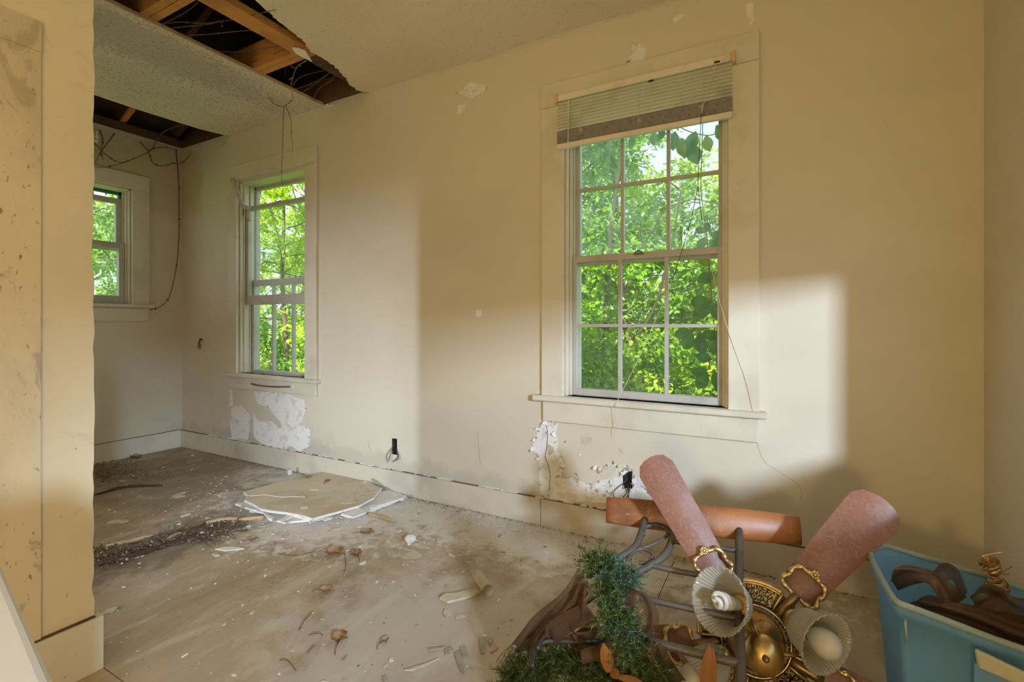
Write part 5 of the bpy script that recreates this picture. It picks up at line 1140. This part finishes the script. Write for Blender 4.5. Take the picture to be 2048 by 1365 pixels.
# ------------------------------------------------------------------ dry vines growing through the ceiling
def vine(label, strands, r=.0032, mm=m_vine, name='dry_vine', node=True):
    e = empty(name, strands[0][0], label, 'vine')
    for s in strands:
        m = MB(); sp = spline(s, 7); m.tube(sp, [r*(1-.55*i/len(sp)) for i in range(len(sp))], 5)
        if node:
            for p in sp[::9]: m.ball(p, r*1.7, 5)
        m.build('strand', mm, e, True)
zA = H+.05
def A(px, py, z): return Pz(px, py, z)
vine('pair of dry vines crossing the large ceiling hole, upper left', [[A(325, 48, H+.012), A(360, 44, zA), A(415, 46, zA), A(470, 38, zA), A(540, 22, H-.01), A(552, 20, H+.0)], [A(328, 58, H+.01), A(380, 52, zA), A(420, 48, zA), A(440, 42, zA), A(445, 54, zA)], [A(318, 50, H+.01), A(350, 36, zA), A(380, 18, zA), A(402, -2, zA)]])
vine('dry vine crossing the middle of the large ceiling hole', [[A(358, 72, H+.012), A(420, 68, zA), A(480, 62, zA), A(545, 58, zA), A(582, 50, H+.005)], [A(420, 101, H+.012), A(470, 104, zA), A(530, 97, zA), A(580, 87, zA), A(615, 76, H)]])
vine('tangled dry vines in the lower part of the large ceiling hole', [[A(488, 132, H+.01), A(505, 124, zA), A(530, 117, zA), A(565, 100, zA), A(585, 90, zA), A(602, 68, H+.01)], [A(585, 180, H+.01), A(610, 172, zA), A(640, 158, zA), A(676, 132, H+.01)], [A(600, 188, H+.01), A(630, 168, zA), A(655, 150, zA), A(676, 132, H+.01)], [A(628, 200, H), A(634, 182, zA), A(655, 166, zA), A(668, 155, zA), A(674, 138, H)], [A(580, 178, H+.01), A(600, 155, zA), A(640, 143, zA), A(668, 140, H+.02)]])
vine('long thin vine hanging from the large ceiling hole to the tall window', [[A(571, 128, H+.03), Py(570, 170, 2.25), Py(567, 230, 2.25), Py(565, 300, 2.27), Py(563, 350, 2.3), Py(567, 395, 2.31)], [A(548, 165, H), Py(566, 190, 2.24), Py(572, 212, 2.24), Py(582, 240, 2.25), Py(583, 270, 2.26), Py(586, 302, 2.27)], [A(520, 150, H), Py(528, 175, 2.1), Py(545, 205, 2.12), Py(565, 213, 2.14), Py(584, 200, 2.15), A(584, 182, H)]], .0026)
vine('yellow green shoot hanging in the large ceiling hole', [[A(611, 122, H-.01), A(595, 133, zA), A(587, 150, zA), A(580, 178, H+.01)], [A(592, 136, zA), A(584, 134, zA), A(582, 130, zA)], [A(584, 156, zA), A(577, 160, zA)], [A(597, 131, zA), A(602, 133, zA)]], .0028, m_vineg, 'green_shoot')
vine('thin vine hanging down the far corner to the small window', [[Px(352, 300, XL+.02), V((XL+.03, Y0-.04, 2.35))*1, Px(358, 400, XL+.02), Px(358, 470, XL+.02), Px(352, 540, XL+.02), Px(338, 595, XL+.02), Px(318, 615, XL+.02), Px(300, 620, XL+.025)]], .005)
vine('looping brown vine under the far ceiling hole', [[A(366, 250, H+.06), Px(330, 262, XL+.25), Px(312, 285, XL+.15), Px(300, 302, XL+.10), Px(262, 320, XL+.08), Px(225, 332, XL+.10), Px(190, 336, XL+.12)], [Px(190, 288, XL+.12), Px(215, 312, XL+.08), Px(240, 325, XL+.06), Px(268, 318, XL+.06)], [Px(228, 268, XL+.05), Px(205, 300, XL+.05), Px(190, 325, XL+.05)], [Px(281, 285, XL+.03), Px(298, 305, XL+.03), Px(305, 325, XL+.03), Px(322, 332, XL+.03), Px(350, 326, XL+.03), V((XL+.06, Y0-.03, 2.53)), Py(385, 304, Y0-.02)], [Px(200, 262, XL+.04), Px(206, 280, XL+.04), Px(202, 300, XL+.04), Px(206, 320, XL+.04)], [Px(300, 300, XL+.03), Px(325, 294, XL+.03), Px(352, 300, XL+.03)]], .0045)
m = MB()
for k in range(5): p = Px(192+R.uniform(0, 10), 268+R.uniform(-8, 16), XL+.02); m.ball(p, R.uniform(.012, .03), 6, sc_=(.6, 1, 1))
tag(m.build('plaster_tatter', m_gyp, None, True), 'torn white tatter at the top of the far wall beside the partition', 'scrap')
